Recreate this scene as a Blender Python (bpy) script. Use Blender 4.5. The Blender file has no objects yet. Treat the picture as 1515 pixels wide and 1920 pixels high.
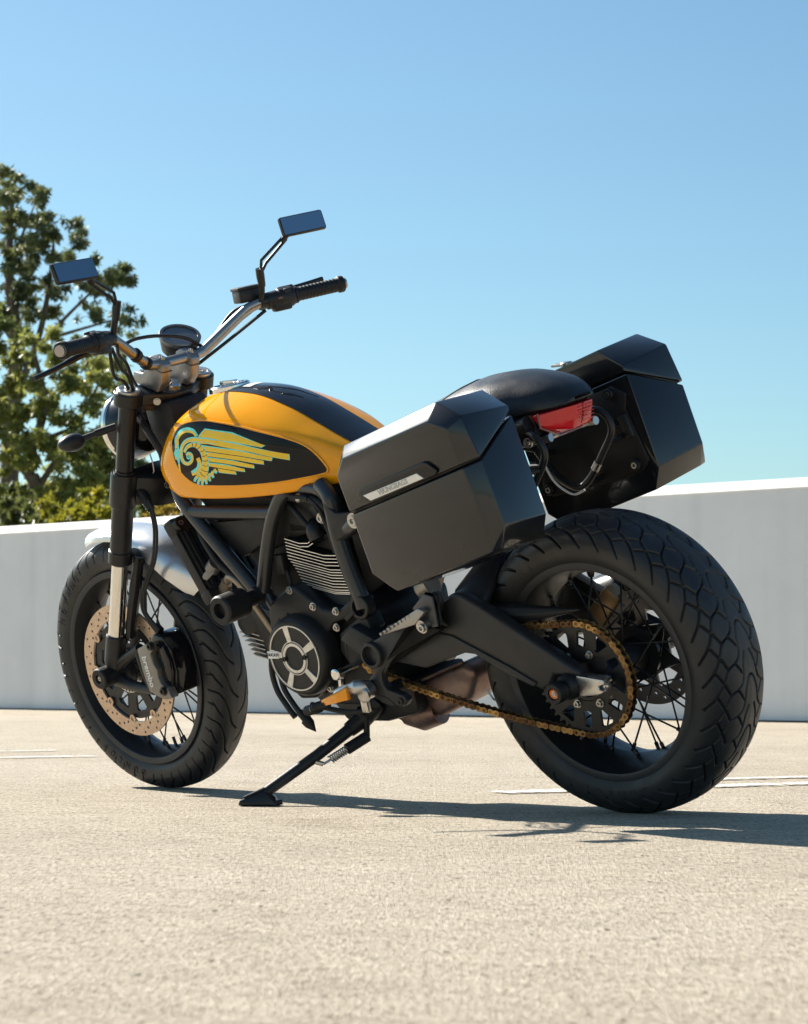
import bpy, bmesh, math, random
import numpy as np
from mathutils import Vector, Matrix
from mathutils.bvhtree import BVHTree

# ------------------------------------------------------------------ camera, sky, sun, exposure
S = bpy.context.scene
col = S.collection
RAD = math.radians
CAM_H = 0.2884
cam = bpy.data.cameras.new('camera')
cam.sensor_fit = 'HORIZONTAL'
cam.sensor_width = 36.0
cam.lens = 105.7
cam.clip_start = 0.05
cam.clip_end = 3000
cam.dof.use_dof = True
cam.dof.focus_distance = 4.95
cam.dof.aperture_fstop = 105.7 / 6.0
cam_ob = bpy.data.objects.new('camera', cam)
col.objects.link(cam_ob)
cam_ob.location = (0, 0, CAM_H)
cam_ob.rotation_euler = (RAD(90 + 3.823), 0, 0)
S.camera = cam_ob

SUN_DIR = Vector((0.93, -0.87, -1.0)).normalized()          # the way the light travels
elev = math.asin(-SUN_DIR.z)
azim = math.atan2(-SUN_DIR.x, -SUN_DIR.y)                    # clockwise from +Y
world = bpy.data.worlds.new('World')
S.world = world
world.use_nodes = True
wn = world.node_tree.nodes
wl = world.node_tree.links
wn.clear()
wo = wn.new('ShaderNodeOutputWorld')
bg = wn.new('ShaderNodeBackground')
sky = wn.new('ShaderNodeTexSky')
sky.sky_type = 'NISHITA'
sky.sun_disc = False
sky.sun_elevation = elev
sky.sun_rotation = azim
sky.altitude = 100
sky.air_density = 1.0
sky.dust_density = 0.8
sky.ozone_density = 1.6
bg.inputs[1].default_value = 0.056
tint = wn.new('ShaderNodeMix')                    # one even tint over the whole sky
tint.data_type = 'RGBA'
tint.blend_type = 'MULTIPLY'
tint.inputs[0].default_value = 1.0
tint.inputs[7].default_value = (0.80, 1.035, 1.06, 1)
wl.new(sky.outputs[0], tint.inputs[6])
wl.new(tint.outputs[2], bg.inputs[0])
wl.new(bg.outputs[0], wo.inputs[0])

sun = bpy.data.lights.new('sun', 'SUN')
sun.energy = 5.0
sun.angle = RAD(0.53)
sun.color = (1.0, 0.945, 0.86)
sun_ob = bpy.data.objects.new('sun', sun)
col.objects.link(sun_ob)
sun_ob.rotation_euler = SUN_DIR.to_track_quat('-Z', 'Y').to_euler()
sun_ob.location = (-8, 8, 12)

S.view_settings.view_transform = 'Standard'
S.view_settings.look = 'None'
S.view_settings.gamma = 1.0
S.view_settings.use_curve_mapping = False
S.view_settings.exposure = 1.1
S.render.engine = 'CYCLES'
S.cycles.max_bounces = 8
S.cycles.use_denoising = True

rnd = random.Random(7)
nrg = np.random.default_rng(5)

# ------------------------------------------------------------------ materials
MATS = {}


def mat(name, color, rough=0.5, metal=0.0, coat=0.0, coat_rough=0.05, noise=0.0, nscale=40.0, bump=0.0, bscale=200.0,
        rvar=0.0, color2=None, spec=0.5, trans=0.0, ior=1.45, coat_ior=1.5):
    if name in MATS:
        return MATS[name]
    m = bpy.data.materials.new(name)
    m.use_nodes = True
    nt = m.node_tree
    n = nt.nodes
    l = nt.links
    b = n['Principled BSDF']
    b.inputs['Base Color'].default_value = (*color, 1)
    b.inputs['Roughness'].default_value = rough
    b.inputs['Metallic'].default_value = metal
    b.inputs['Coat Weight'].default_value = coat
    b.inputs['Coat Roughness'].default_value = coat_rough
    b.inputs['Coat IOR'].default_value = coat_ior
    b.inputs['Specular IOR Level'].default_value = spec
    b.inputs['Transmission Weight'].default_value = trans
    b.inputs['IOR'].default_value = ior
    tc = n.new('ShaderNodeTexCoord')
    if noise > 0 or color2:
        t = n.new('ShaderNodeTexNoise')
        t.inputs['Scale'].default_value = nscale
        t.inputs['Detail'].default_value = 6
        t.inputs['Roughness'].default_value = 0.62
        l.new(tc.outputs['Object'], t.inputs['Vector'])
        r = n.new('ShaderNodeValToRGB')
        r.color_ramp.elements[0].position = 0.32
        r.color_ramp.elements[1].position = 0.68
        c2 = color2 or tuple(min(1, c * (1 + noise)) for c in color)
        c1 = color if color2 else tuple(c * (1 - noise) for c in color)
        r.color_ramp.elements[0].color = (*c1, 1)
        r.color_ramp.elements[1].color = (*c2, 1)
        l.new(t.outputs[0], r.inputs[0])
        l.new(r.outputs[0], b.inputs['Base Color'])
    if rvar > 0:
        t2 = n.new('ShaderNodeTexNoise')
        t2.inputs['Scale'].default_value = nscale * 0.6
        t2.inputs['Detail'].default_value = 5
        l.new(tc.outputs['Object'], t2.inputs['Vector'])
        mr = n.new('ShaderNodeMapRange')
        mr.inputs[1].default_value = 0.3
        mr.inputs[2].default_value = 0.7
        mr.inputs[3].default_value = max(0.02, rough - rvar)
        mr.inputs[4].default_value = min(1, rough + rvar)
        l.new(t2.outputs[0], mr.inputs[0])
        l.new(mr.outputs[0], b.inputs['Roughness'])
    if bump > 0:
        t3 = n.new('ShaderNodeTexNoise')
        t3.inputs['Scale'].default_value = bscale
        t3.inputs['Detail'].default_value = 4
        l.new(tc.outputs['Object'], t3.inputs['Vector'])
        bp = n.new('ShaderNodeBump')
        bp.inputs['Strength'].default_value = bump
        bp.inputs['Distance'].default_value = 0.002
        l.new(t3.outputs[0], bp.inputs['Height'])
        l.new(bp.outputs[0], b.inputs['Normal'])
    MATS[name] = m
    return m


BLACK = mat('satin_black_metal', (0.010, 0.0105, 0.012), 0.34, rvar=0.08, bump=0.08, bscale=500)
CAST = mat('black_casting', (0.014, 0.0145, 0.016), 0.44, rvar=0.08, noise=0.25, nscale=25, bump=0.15, bscale=700)
FRAMEM = mat('frame_paint', (0.018, 0.0195, 0.023), 0.36, coat=0.5, coat_rough=0.22, rvar=0.06, bump=0.05, bscale=400)
SWINGM = mat('swingarm_satin', (0.022, 0.0225, 0.0245), 0.38, rvar=0.08, noise=0.2, nscale=14, bump=0.1, bscale=800)
CRANKM = mat('crankcase_paint', (0.024, 0.0245, 0.026), 0.44, 0.2, rvar=0.1, color2=(0.015, 0.0148, 0.0145), nscale=12, bump=0.2, bscale=500)
PLASTIC = mat('dark_plastic', (0.014, 0.014, 0.0155), 0.46, rvar=0.08, bump=0.12, bscale=900)
RUBBER = mat('tyre_rubber', (0.013, 0.0135, 0.0150), 0.52, rvar=0.1, noise=0.35, nscale=18, bump=0.1, bscale=600, spec=0.7)
_nt = RUBBER.node_tree
_sx = _nt.nodes.new('ShaderNodeSeparateXYZ')
_tc0 = [q for q in _nt.nodes if q.type == 'TEX_COORD'][0]
_nt.links.new(_tc0.outputs['Object'], _sx.inputs[0])
_ab = _nt.nodes.new('ShaderNodeMath')
_ab.operation = 'ABSOLUTE'
_nt.links.new(_sx.outputs[1], _ab.inputs[0])
_mr = _nt.nodes.new('ShaderNodeMapRange')
_mr.inputs[1].default_value = 0.045
_mr.inputs[2].default_value = 0.012
_mr.inputs[3].default_value = 0.0
_mr.inputs[4].default_value = 0.55
_nt.links.new(_ab.outputs[0], _mr.inputs[0])
_mm = _nt.nodes.new('ShaderNodeMix')
_mm.data_type = 'RGBA'
_mm.inputs[7].default_value = (0.040, 0.039, 0.038, 1)
_rr = [q for q in _nt.nodes if q.type == 'VALTORGB'][0]
_nt.links.new(_mr.outputs[0], _mm.inputs[0])
_nt.links.new(_rr.outputs[0], _mm.inputs[6])
_nt.links.new(_mm.outputs[2], _nt.nodes['Principled BSDF'].inputs['Base Color'])
SOFT = mat('black_rubber', (0.009, 0.009, 0.010), 0.55, rvar=0.08)
RIMM = mat('rim_black', (0.012, 0.013, 0.015), 0.42, rvar=0.06, spec=0.35)
CASE = mat('case_gloss_black', (0.007, 0.0078, 0.010), 0.3, coat=0.9, coat_rough=0.07, rvar=0.06, nscale=9, coat_ior=1.5, spec=0.25)
CASEIN = mat('case_inner_black', (0.008, 0.008, 0.009), 0.5, rvar=0.06)
TANKM = mat('orange_paint', (1.0, 0.385, 0.0), 0.45, coat=1.0, coat_rough=0.03, noise=0.015, nscale=300, spec=0.0)
GLOSS = mat('gloss_black_paint', (0.006, 0.006, 0.008), 0.3, coat=0.9, coat_rough=0.03, spec=0.05)
CHROME = mat('chrome', (0.78, 0.76, 0.72), 0.1, 1.0, rvar=0.05, nscale=30)
ALU = mat('aluminium', (0.62, 0.60, 0.57), 0.36, 1.0, rvar=0.1, noise=0.12, nscale=60)
TITAN = mat('bar_titanium', (0.38, 0.355, 0.335), 0.36, 1.0, rvar=0.06, nscale=70)
STEEL = mat('bolt_steel', (0.48, 0.47, 0.45), 0.32, 1.0, rvar=0.08)
FINM = mat('machined_fin_edge', (0.80, 0.79, 0.76), 0.34, 0.8)
DISCM = mat('brake_disc_bronze', (0.60, 0.45, 0.33), 0.36, 0.75, rvar=0.08, noise=0.1, nscale=120)
GOLD = mat('chain_gold', (0.52, 0.32, 0.12), 0.42, 0.85, color2=(0.12, 0.065, 0.032), nscale=28, rvar=0.1)
_nt = GOLD.node_tree
_oi = _nt.nodes.new('ShaderNodeObjectInfo')
_ad = _nt.nodes.new('ShaderNodeMath')
_ad.operation = 'MULTIPLY_ADD'
_ad.inputs[1].default_value = 0.55
_ad.inputs[2].default_value = 0.02
_nt.links.new(_oi.outputs['Random'], _ad.inputs[0])
_mx = _nt.nodes.new('ShaderNodeMath')
_mx.operation = 'ADD'
_tn = [q for q in _nt.nodes if q.type == 'TEX_NOISE'][0]
_rp = [q for q in _nt.nodes if q.type == 'VALTORGB'][0]
_nt.links.new(_tn.outputs[0], _mx.inputs[0])
_nt.links.new(_ad.outputs[0], _mx.inputs[1])
_sb = _nt.nodes.new('ShaderNodeMath')
_sb.operation = 'SUBTRACT'
_sb.inputs[1].default_value = 0.20
_nt.links.new(_mx.outputs[0], _sb.inputs[0])
_nt.links.new(_sb.outputs[0], _rp.inputs[0])
SPOKEM = mat('spoke_black', (0.03, 0.03, 0.032), 0.32, 0.4)
LEATHER = mat('seat_vinyl', (0.012, 0.013, 0.015), 0.38, rvar=0.08, bump=0.22, bscale=320)
WHITE = mat('fender_silver', (0.74, 0.75, 0.76), 0.34, 0.75, coat=0.3, rvar=0.05, nscale=20)
REDL = mat('red_lens', (0.62, 0.008, 0.014), 0.16, coat=0.4, rvar=0.04)
AMBER = mat('amber_reflector', (0.95, 0.33, 0.0), 0.2, coat=0.5)
EXH = mat('heat_stained_steel', (0.34, 0.25, 0.22), 0.45, 0.8, color2=(0.17, 0.10, 0.085), nscale=14, rvar=0.1)
GLASSD = mat('dark_glass', (0.01, 0.014, 0.018), 0.08, coat=1.0)
MIRROR = mat('mirror_glass', (0.30, 0.36, 0.42), 0.02, 1.0)
CREAM = mat('badge_plate', (0.80, 0.78, 0.73), 0.4, 0.3)
YEL = mat('emblem_yellow', (0.95, 0.60, 0.015), 0.4, coat=0.4)
TEAL = mat('emblem_teal', (0.14, 0.82, 0.76), 0.4, coat=0.4)
BROWN = mat('emblem_brown', (0.030, 0.014, 0.011), 0.5, coat=0.2, spec=0.05)
DARKL = mat('letter_dark', (0.02, 0.02, 0.02), 0.5)
WLET = mat('letter_white', (0.8, 0.8, 0.78), 0.5)
SIDEL = mat('sidewall_letter', (0.032, 0.032, 0.034), 0.75)


# ------------------------------------------------------------------ mesh helpers
def catmull(P, n=8, closed=False):
    P = [Vector(p) for p in P]
    if closed:
        Q = [P[-1]] + P + [P[0], P[1]]
    else:
        Q = [2 * P[0] - P[1]] + P + [2 * P[-1] - P[-2]]
    out = []
    for i in range(1, len(Q) - 2):
        a, b, c, d = Q[i - 1:i + 3]
        for k in range(n):
            t = k / n
            out.append(0.5 * ((2 * b) + (c - a) * t + (2 * a - 5 * b + 4 * c - d) * t * t + (3 * b - a - 3 * c + d) * t ** 3))
    if not closed:
        out.append(P[-1])
    return out


def NB():
    return bmesh.new()


def join(*bms):
    d = bmesh.new()
    for b in bms:
        m = bpy.data.meshes.new('tmp')
        b.to_mesh(m)
        d.from_mesh(m)
        bpy.data.meshes.remove(m)
        b.free()
    return d


def bev(bm, w, seg=2, ang=28):
    bmesh.ops.recalc_face_normals(bm, faces=bm.faces)
    ed = [e for e in bm.edges if len(e.link_faces) == 2 and e.calc_face_angle(0) > RAD(ang)]
    if ed:
        bmesh.ops.bevel(bm, geom=ed, offset=w, offset_type='OFFSET', segments=seg, profile=0.5, affect='EDGES', clamp_overlap=True)
    return bm


def prism(poly, y0, y1, b=0.0, seg=2):
    bm = NB()
    a = [bm.verts.new((x, y0, z)) for x, z in poly]
    c = [bm.verts.new((x, y1, z)) for x, z in poly]
    bm.faces.new(a)
    bm.faces.new(c)
    n = len(poly)
    for i in range(n):
        bm.faces.new((a[i], a[(i + 1) % n], c[(i + 1) % n], c[i]))
    bmesh.ops.recalc_face_normals(bm, faces=bm.faces)
    if b:
        bev(bm, b, seg)
    return bm


def hull(pts, b=0.0, seg=2):
    bm = NB()
    for p in pts:
        bm.verts.new(p)
    r = bmesh.ops.convex_hull(bm, input=bm.verts)
    junk = [g for g in r.get('geom_interior', []) + r.get('geom_unused', []) if isinstance(g, bmesh.types.BMVert)]
    if junk:
        bmesh.ops.delete(bm, geom=list(set(junk)), context='VERTS')
    bmesh.ops.dissolve_limit(bm, angle_limit=RAD(2.5), verts=bm.verts, edges=bm.edges)
    if b:
        bev(bm, b, seg, 14)
    return bm


def box(c, s, b=0.0, rot=None):
    bm = NB()
    bmesh.ops.create_cube(bm, size=1)
    for v in bm.verts:
        v.co = Vector((v.co.x * s[0], v.co.y * s[1], v.co.z * s[2]))
    if b:
        bev(bm, b)
    M = Matrix.Translation(c) @ (rot.to_4x4() if rot else Matrix())
    bm.transform(M)
    return bm


def tube(pts, r, seg=12, closed=False, cap=True):
    bm = NB()
    P = [Vector(p) for p in pts]
    n = len(P)
    rs = r if isinstance(r, (list, tuple)) else [r] * n
    up = None
    rings = []
    for i in range(n):
        if closed:
            t = (P[(i + 1) % n] - P[i - 1]).normalized()
        else:
            t = (P[min(i + 1, n - 1)] - P[max(i - 1, 0)]).normalized()
        if up is None:
            up = t.orthogonal().normalized()
        up = (up - t * up.dot(t)).normalized()
        s = t.cross(up)
        rings.append([bm.verts.new(P[i] + (up * math.cos(2 * math.pi * k / seg) + s * math.sin(2 * math.pi * k / seg)) * rs[i]) for k in range(seg)])
    m = n if closed else n - 1
    for i in range(m):
        a, b = rings[i], rings[(i + 1) % n]
        for k in range(seg):
            bm.faces.new((a[k], a[(k + 1) % seg], b[(k + 1) % seg], b[k]))
    if cap and not closed:
        bm.faces.new(rings[0])
        bm.faces.new(rings[-1])
    bmesh.ops.recalc_face_normals(bm, faces=bm.faces)
    return bm


def lathe(prof, origin, axis=(0, 1, 0), seg=32, closed=False):
    """prof: (distance along axis, radius)"""
    bm = NB()
    ax = Vector(axis).normalized()
    u = ax.orthogonal().normalized()
    v = ax.cross(u)
    O = Vector(origin)
    rings = []
    for a, r in prof:
        if r < 1e-5:
            rings.append([bm.verts.new(O + ax * a)])
        else:
            rings.append([bm.verts.new(O + ax * a + (u * math.cos(2 * math.pi * k / seg) + v * math.sin(2 * math.pi * k / seg)) * r) for k in range(seg)])
    pairs = list(zip(rings, rings[1:]))
    if closed:
        pairs.append((rings[-1], rings[0]))
    for a, b in pairs:
        for k in range(seg):
            k2 = (k + 1) % seg
            if len(a) == 1 and len(b) == 1:
                continue
            if len(a) == 1:
                bm.faces.new((a[0], b[k], b[k2]))
            elif len(b) == 1:
                bm.faces.new((a[k], a[k2], b[0]))
            else:
                bm.faces.new((a[k], a[k2], b[k2], b[k]))
    if not closed:
        for rg in (rings[0], rings[-1]):
            if len(rg) > 2:
                bm.faces.new(rg)
    bmesh.ops.recalc_face_normals(bm, faces=bm.faces)
    return bm


def circ(cx, cz, r, n, ph=0.0):
    return [(cx + r * math.cos(ph + 2 * math.pi * k / n), cz + r * math.sin(ph + 2 * math.pi * k / n)) for k in range(n)]


def plate(loops, y0, y1):
    """flat plate in the x-z plane with holes; loops[0] is the outline"""
    bm = NB()
    edges = []
    for lp in loops:
        vs = [bm.verts.new((x, y0, z)) for x, z in lp]
        for i in range(len(vs)):
            edges.append(bm.edges.new((vs[i], vs[(i + 1) % len(vs)])))
    bmesh.ops.triangle_fill(bm, edges=edges, use_beauty=True)
    geom = bmesh.ops.extrude_face_region(bm, geom=bm.faces[:])
    vs = [g for g in geom['geom'] if isinstance(g, bmesh.types.BMVert)]
    bmesh.ops.translate(bm, vec=(0, y1 - y0, 0), verts=vs)
    bmesh.ops.recalc_face_normals(bm, faces=bm.faces)
    return bm


def bolt(p, r=0.006, h=0.005, axis=(0, 1, 0)):
    return lathe([(-0.002, r * 1.35), (h * 0.25, r * 1.35), (h * 0.25, r), (h, r * 0.92), (h, r * 0.5), (h * 0.5, r * 0.45), (h * 0.5, 0)], p, axis, 14)


def mesh_obj(name, me, m, parent=None, M=None):
    o = bpy.data.objects.new(name, me)
    col.objects.link(o)
    if m is not None and len(me.materials) == 0:
        for x in (m if isinstance(m, (list, tuple)) else [m]):
            me.materials.append(x)
    if parent:
        o.parent = parent
    if M is not None:
        o.matrix_basis = M
    return o


def obj(name, bm, m, parent=None, M=None, sharp=32, flat=False):
    me = bpy.data.meshes.new(name)
    bm.to_mesh(me)
    bm.free()
    if not flat:
        me.polygons.foreach_set('use_smooth', [True] * len(me.polygons))
        me.set_sharp_from_angle(angle=RAD(sharp))
    return mesh_obj(name, me, m, parent, M)


def text_mesh(txt, size, depth=0.0004, extra=0.0):
    cu = bpy.data.curves.new('text', 'FONT')
    cu.body = txt
    cu.size = size
    cu.extrude = depth
    cu.offset = extra
    cu.align_x = 'CENTER'
    cu.align_y = 'CENTER'
    cu.resolution_u = 3
    o = bpy.data.objects.new('text', cu)
    col.objects.link(o)
    dg = bpy.context.evaluated_depsgraph_get()
    me = bpy.data.meshes.new_from_object(o.evaluated_get(dg))
    bpy.data.objects.remove(o)
    me.materials.clear()
    return me


def basis(o, xa, ya):
    """matrix whose x axis is xa and y axis about ya"""
    x = Vector(xa).normalized()
    z = x.cross(Vector(ya)).normalized()
    y = z.cross(x)
    M = Matrix((x, y, z)).transposed().to_4x4()
    M.translation = Vector(o)
    return M


def tag(o, label=None, cat=None, group=None, kind=None):
    if label:
        o['label'] = label
    if cat:
        o['category'] = cat
    if group:
        o['group'] = group
    if kind:
        o['kind'] = kind
    return o


# ------------------------------------------------------------------ setting: deck, lines, wall, land
def ground_mat():
    m = bpy.data.materials.new('concrete_deck')
    m.use_nodes = True
    n = m.node_tree.nodes
    l = m.node_tree.links
    b = n['Principled BSDF']
    tc = n.new('ShaderNodeTexCoord')

    grain_map = n.new('ShaderNodeMapping')            # grain drawn out in depth so its relief shading shows at low view
    grain_map.inputs['Rotation'].default_value = (0, 0, RAD(6))
    grain_map.inputs['Scale'].default_value = (1.0, 0.24, 1.0)
    l.new(tc.outputs['Object'], grain_map.inputs['Vector'])

    def noise(scale, detail, rough=0.6, vec=None):
        t = n.new('ShaderNodeTexNoise')
        t.inputs['Scale'].default_value = scale
        t.inputs['Detail'].default_value = detail
        t.inputs['Roughness'].default_value = rough
        l.new(vec or tc.outputs['Object'], t.inputs['Vector'])
        return t

    def ramp(src, stops):
        r = n.new('ShaderNodeValToRGB')
        e = r.color_ramp.elements
        e[0].position, e[0].color = stops[0][0], (*stops[0][1], 1)
        e[1].position, e[1].color = stops[-1][0], (*stops[-1][1], 1)
        for p, c in stops[1:-1]:
            x = e.new(p)
            x.color = (*c, 1)
        l.new(src, r.inputs[0])
        return r

    def mix(kind, fac, a, c):
        x = n.new('ShaderNodeMix')
        x.data_type = 'RGBA'
        x.blend_type = kind
        if isinstance(fac, float):
            x.inputs[0].default_value = fac
        else:
            l.new(fac, x.inputs[0])
        l.new(a, x.inputs[6])
        l.new(c, x.inputs[7])
        return x.outputs[2]

    big = noise(0.55, 5)
    mid = noise(9, 6, 0.7)
    fine = noise(120, 6, 0.85, grain_map.outputs[0])
    base = ramp(big.outputs[0], [(0.3, (0.48, 0.412, 0.320)), (0.52, (0.555, 0.484, 0.382)), (0.75, (0.595, 0.530, 0.432))])
    midr = ramp(mid.outputs[0], [(0.3, (0.80, 0.79, 0.77)), (0.7, (1.06, 1.06, 1.05))])
    finer = ramp(fine.outputs[0], [(0.34, (0.26, 0.22, 0.18)), (0.44, (0.78, 0.75, 0.70)), (0.54, (1.02, 1.02, 1.02)), (0.66, (1.42, 1.41, 1.39))])  # colour grit, also paints in the light and shade of the relief
    c = mix('MULTIPLY', 1.0, base.outputs[0], midr.outputs[0])
    c = mix('MULTIPLY', 1.0, c, finer.outputs[0])
    # small dark pits and aggregate grains
    vo = n.new('ShaderNodeTexVoronoi')
    vo.inputs['Scale'].default_value = 48
    l.new(grain_map.outputs[0], vo.inputs['Vector'])
    pit = ramp(vo.outputs['Distance'], [(0.10, (0.30, 0.28, 0.26)), (0.22, (1, 1, 1))])
    sel = noise(23, 2)
    selr = ramp(sel.outputs[0], [(0.52, (0, 0, 0)), (0.60, (1, 1, 1))])
    sx = n.new('ShaderNodeSeparateColor')
    l.new(selr.outputs[0], sx.inputs[0])
    c = mix('MULTIPLY', sx.outputs[0], c, pit.outputs[0])
    # stains and hairline wear
    st = noise(1.9, 8, 0.72)
    str_ = ramp(st.outputs[0], [(0.33, (0.80, 0.78, 0.75)), (0.43, (1, 1, 1))])
    c = mix('MULTIPLY', 1.0, c, str_.outputs[0])
    wv = n.new('ShaderNodeTexVoronoi')
    wv.feature = 'DISTANCE_TO_EDGE'
    wv.inputs['Scale'].default_value = 0.42
    wm = n.new('ShaderNodeMix')
    wm.data_type = 'VECTOR'
    wm.inputs[0].default_value = 0.16
    l.new(tc.outputs['Object'], wm.inputs[4])
    l.new(noise(2.4, 6).outputs[1], wm.inputs[5])
    l.new(wm.outputs[1], wv.inputs['Vector'])
    crack = ramp(wv.outputs['Distance'], [(0.0, (0.62, 0.6, 0.58)), (0.0035, (1, 1, 1))])
    c = mix('MULTIPLY', 0.3, c, crack.outputs[0])
    l.new(c, b.inputs['Base Color'])
    b.inputs['Roughness'].default_value = 0.86
    b.inputs['Specular IOR Level'].default_value = 0.35
    h1 = noise(190, 3, 0.7, grain_map.outputs[0])
    ad = n.new('ShaderNodeMath')
    ad.operation = 'ADD'
    l.new(fine.outputs[0], ad.inputs[0])
    l.new(h1.outputs[0], ad.inputs[1])
    bp = n.new('ShaderNodeBump')
    bp.inputs['Strength'].default_value = 0.9
    bp.inputs['Distance'].default_value = 0.009
    l.new(ad.outputs[0], bp.inputs['Height'])
    l.new(bp.outputs[0], b.inputs['Normal'])
    return m


GM = ground_mat()
W0 = Vector((-3.01, 17.73, 0))
W1 = Vector((2.24, 13.20, 0))
wd = (W1 - W0).normalized()
wnrm = Vector((wd.y, -wd.x, 0))            # away from... fixed below
if wnrm.y > 0:
    wnrm = -wnrm                           # towards the camera


def quad(pts):
    bm = NB()
    bm.faces.new([bm.verts.new(p) for p in pts])
    return bm


# deck: everything on the camera's side of the wall
far = wd * 70
deck = quad([W0 - far - wnrm * 0.3, W0 + far - wnrm * 0.3, W0 + far + wnrm * 90, W0 - far + wnrm * 90])
bmesh.ops.recalc_face_normals(deck, faces=deck.faces)
if deck.faces[:][0].normal.z < 0:
    bmesh.ops.reverse_faces(deck, faces=deck.faces[:])
tag(obj('parking_deck', deck, GM, flat=True), kind='structure')

LAND = mat('dry_land', (0.10, 0.10, 0.045), 0.9, color2=(0.17, 0.14, 0.08), nscale=0.05)
land = quad([(-1500, -800, -5.0), (1500, -800, -5.0), (1500, 1800, -5.0), (-1500, 1800, -5.0)])
tag(obj('ground', land, LAND, flat=True), kind='structure')

LINEM = bpy.data.materials.new('worn_line_paint')
LINEM.use_nodes = True
_n = LINEM.node_tree.nodes
_l = LINEM.node_tree.links
_b = _n['Principled BSDF']
_b.inputs['Base Color'].default_value = (0.74, 0.73, 0.70, 1)
_b.inputs['Roughness'].default_value = 0.7
_t = _n.new('ShaderNodeTexNoise')
_t.inputs['Scale'].default_value = 26
_t.inputs['Detail'].default_value = 7
_t.inputs['Roughness'].default_value = 0.75
_tc = _n.new('ShaderNodeTexCoord')
_l.new(_tc.outputs['Object'], _t.inputs['Vector'])
_r = _n.new('ShaderNodeValToRGB')
_r.color_ramp.elements[0].position = 0.43
_r.color_ramp.elements[1].position = 0.53
_l.new(_t.outputs[0], _r.inputs[0])
_l.new(_r.outputs[0], _b.inputs['Alpha'])


def paint_line(p0, p1, w):
    d = (Vector(p1) - Vector(p0)).normalized()
    s = Vector((-d.y, d.x, 0)) * w / 2
    a, b = Vector(p0), Vector(p1)
    bm = quad([a - s, b - s, b + s, a + s])
    for v in bm.verts:
        v.co.z = 0.004
    bmesh.ops.recalc_face_normals(bm, faces=bm.faces)
    tag(obj('parking_line', bm, LINEM, flat=True), kind='structure')


paint_line((0.22, 5.60, 0), (1.9, 6.55, 0), 0.10)
paint_line((0.70, 6.22, 0), (2.2, 7.02, 0), 0.07)
paint_line((-3.6, 6.75, 0), (-1.03, 7.98, 0), 0.07)
paint_line((-3.6, 7.35, 0), (-1.25, 8.55, 0), 0.05)

WALLM = mat('painted_wall', (0.75, 0.75, 0.745), 0.75, noise=0.075, nscale=0.9, bump=0.2, bscale=60)
_nt = WALLM.node_tree
_mp = _nt.nodes.new('ShaderNodeMapping')
_mp.inputs['Scale'].default_value = (5.0, 5.0, 0.35)
_tw = _nt.nodes.new('ShaderNodeTexNoise')
_tw.inputs['Scale'].default_value = 1.0
_tw.inputs['Detail'].default_value = 7
_tcw = [q for q in _nt.nodes if q.type == 'TEX_COORD'][0]
_nt.links.new(_tcw.outputs['Object'], _mp.inputs[0])
_nt.links.new(_mp.outputs[0], _tw.inputs['Vector'])
_rw = _nt.nodes.new('ShaderNodeValToRGB')
_rw.color_ramp.elements[0].position = 0.30
_rw.color_ramp.elements[0].color = (0.92, 0.92, 0.915, 1)
_rw.color_ramp.elements[1].position = 0.50
_rw.color_ramp.elements[1].color = (1, 1, 1, 1)
_nt.links.new(_tw.outputs[0], _rw.inputs[0])
_mw = _nt.nodes.new('ShaderNodeMix')
_mw.data_type = 'RGBA'
_mw.blend_type = 'MULTIPLY'
_mw.inputs[0].default_value = 1.0
_nt.links.new([q for q in _nt.nodes if q.type == 'VALTORGB'][0].outputs[0], _mw.inputs[6])
_nt.links.new(_rw.outputs[0], _mw.inputs[7])
_nt.links.new(_mw.outputs[2], _nt.nodes['Principled BSDF'].inputs['Base Color'])
WH = 1.37


def wall_bm():
    bm = NB()
    prof = [(0.0, -0.3), (0.0, WH - 0.062), (0.008, WH - 0.058), (-0.060, WH), (-0.20, WH), (-0.20, -5.2), (-0.02, -5.2)]
    A = W0 - wd * 60
    B = W0 + wd * 60
    ra = [bm.verts.new(A + wnrm * a + Vector((0, 0, z))) for a, z in prof]
    rb = [bm.verts.new(B + wnrm * a + Vector((0, 0, z))) for a, z in prof]
    n = len(prof)
    for i in range(n):
        bm.faces.new((ra[i], ra[(i + 1) % n], rb[(i + 1) % n], rb[i]))
    bm.faces.new(ra)
    bm.faces.new(rb)
    bmesh.ops.recalc_face_normals(bm, faces=bm.faces)
    return bm


parapet = tag(obj('parapet_wall', wall_bm(), WALLM, flat=True), 'pale grey painted concrete parapet wall with white sloped top edge', 'wall')

def strip(a0, a1, z0, z1):
    A = W0 - wd * 59.9
    B = W0 + wd * 59.9
    return hull([p + wnrm * a + Vector((0, 0, z)) for p in (A, B) for a in (a0, a1) for z in (z0, z1)])


obj('base_strip', strip(-.01, .012, -.01, .010), mat('base_strip_dark', (.05, .052, .056), .8, noise=.3, nscale=3), parapet, flat=True)  # thin dark strip along the foot of the wall

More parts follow.
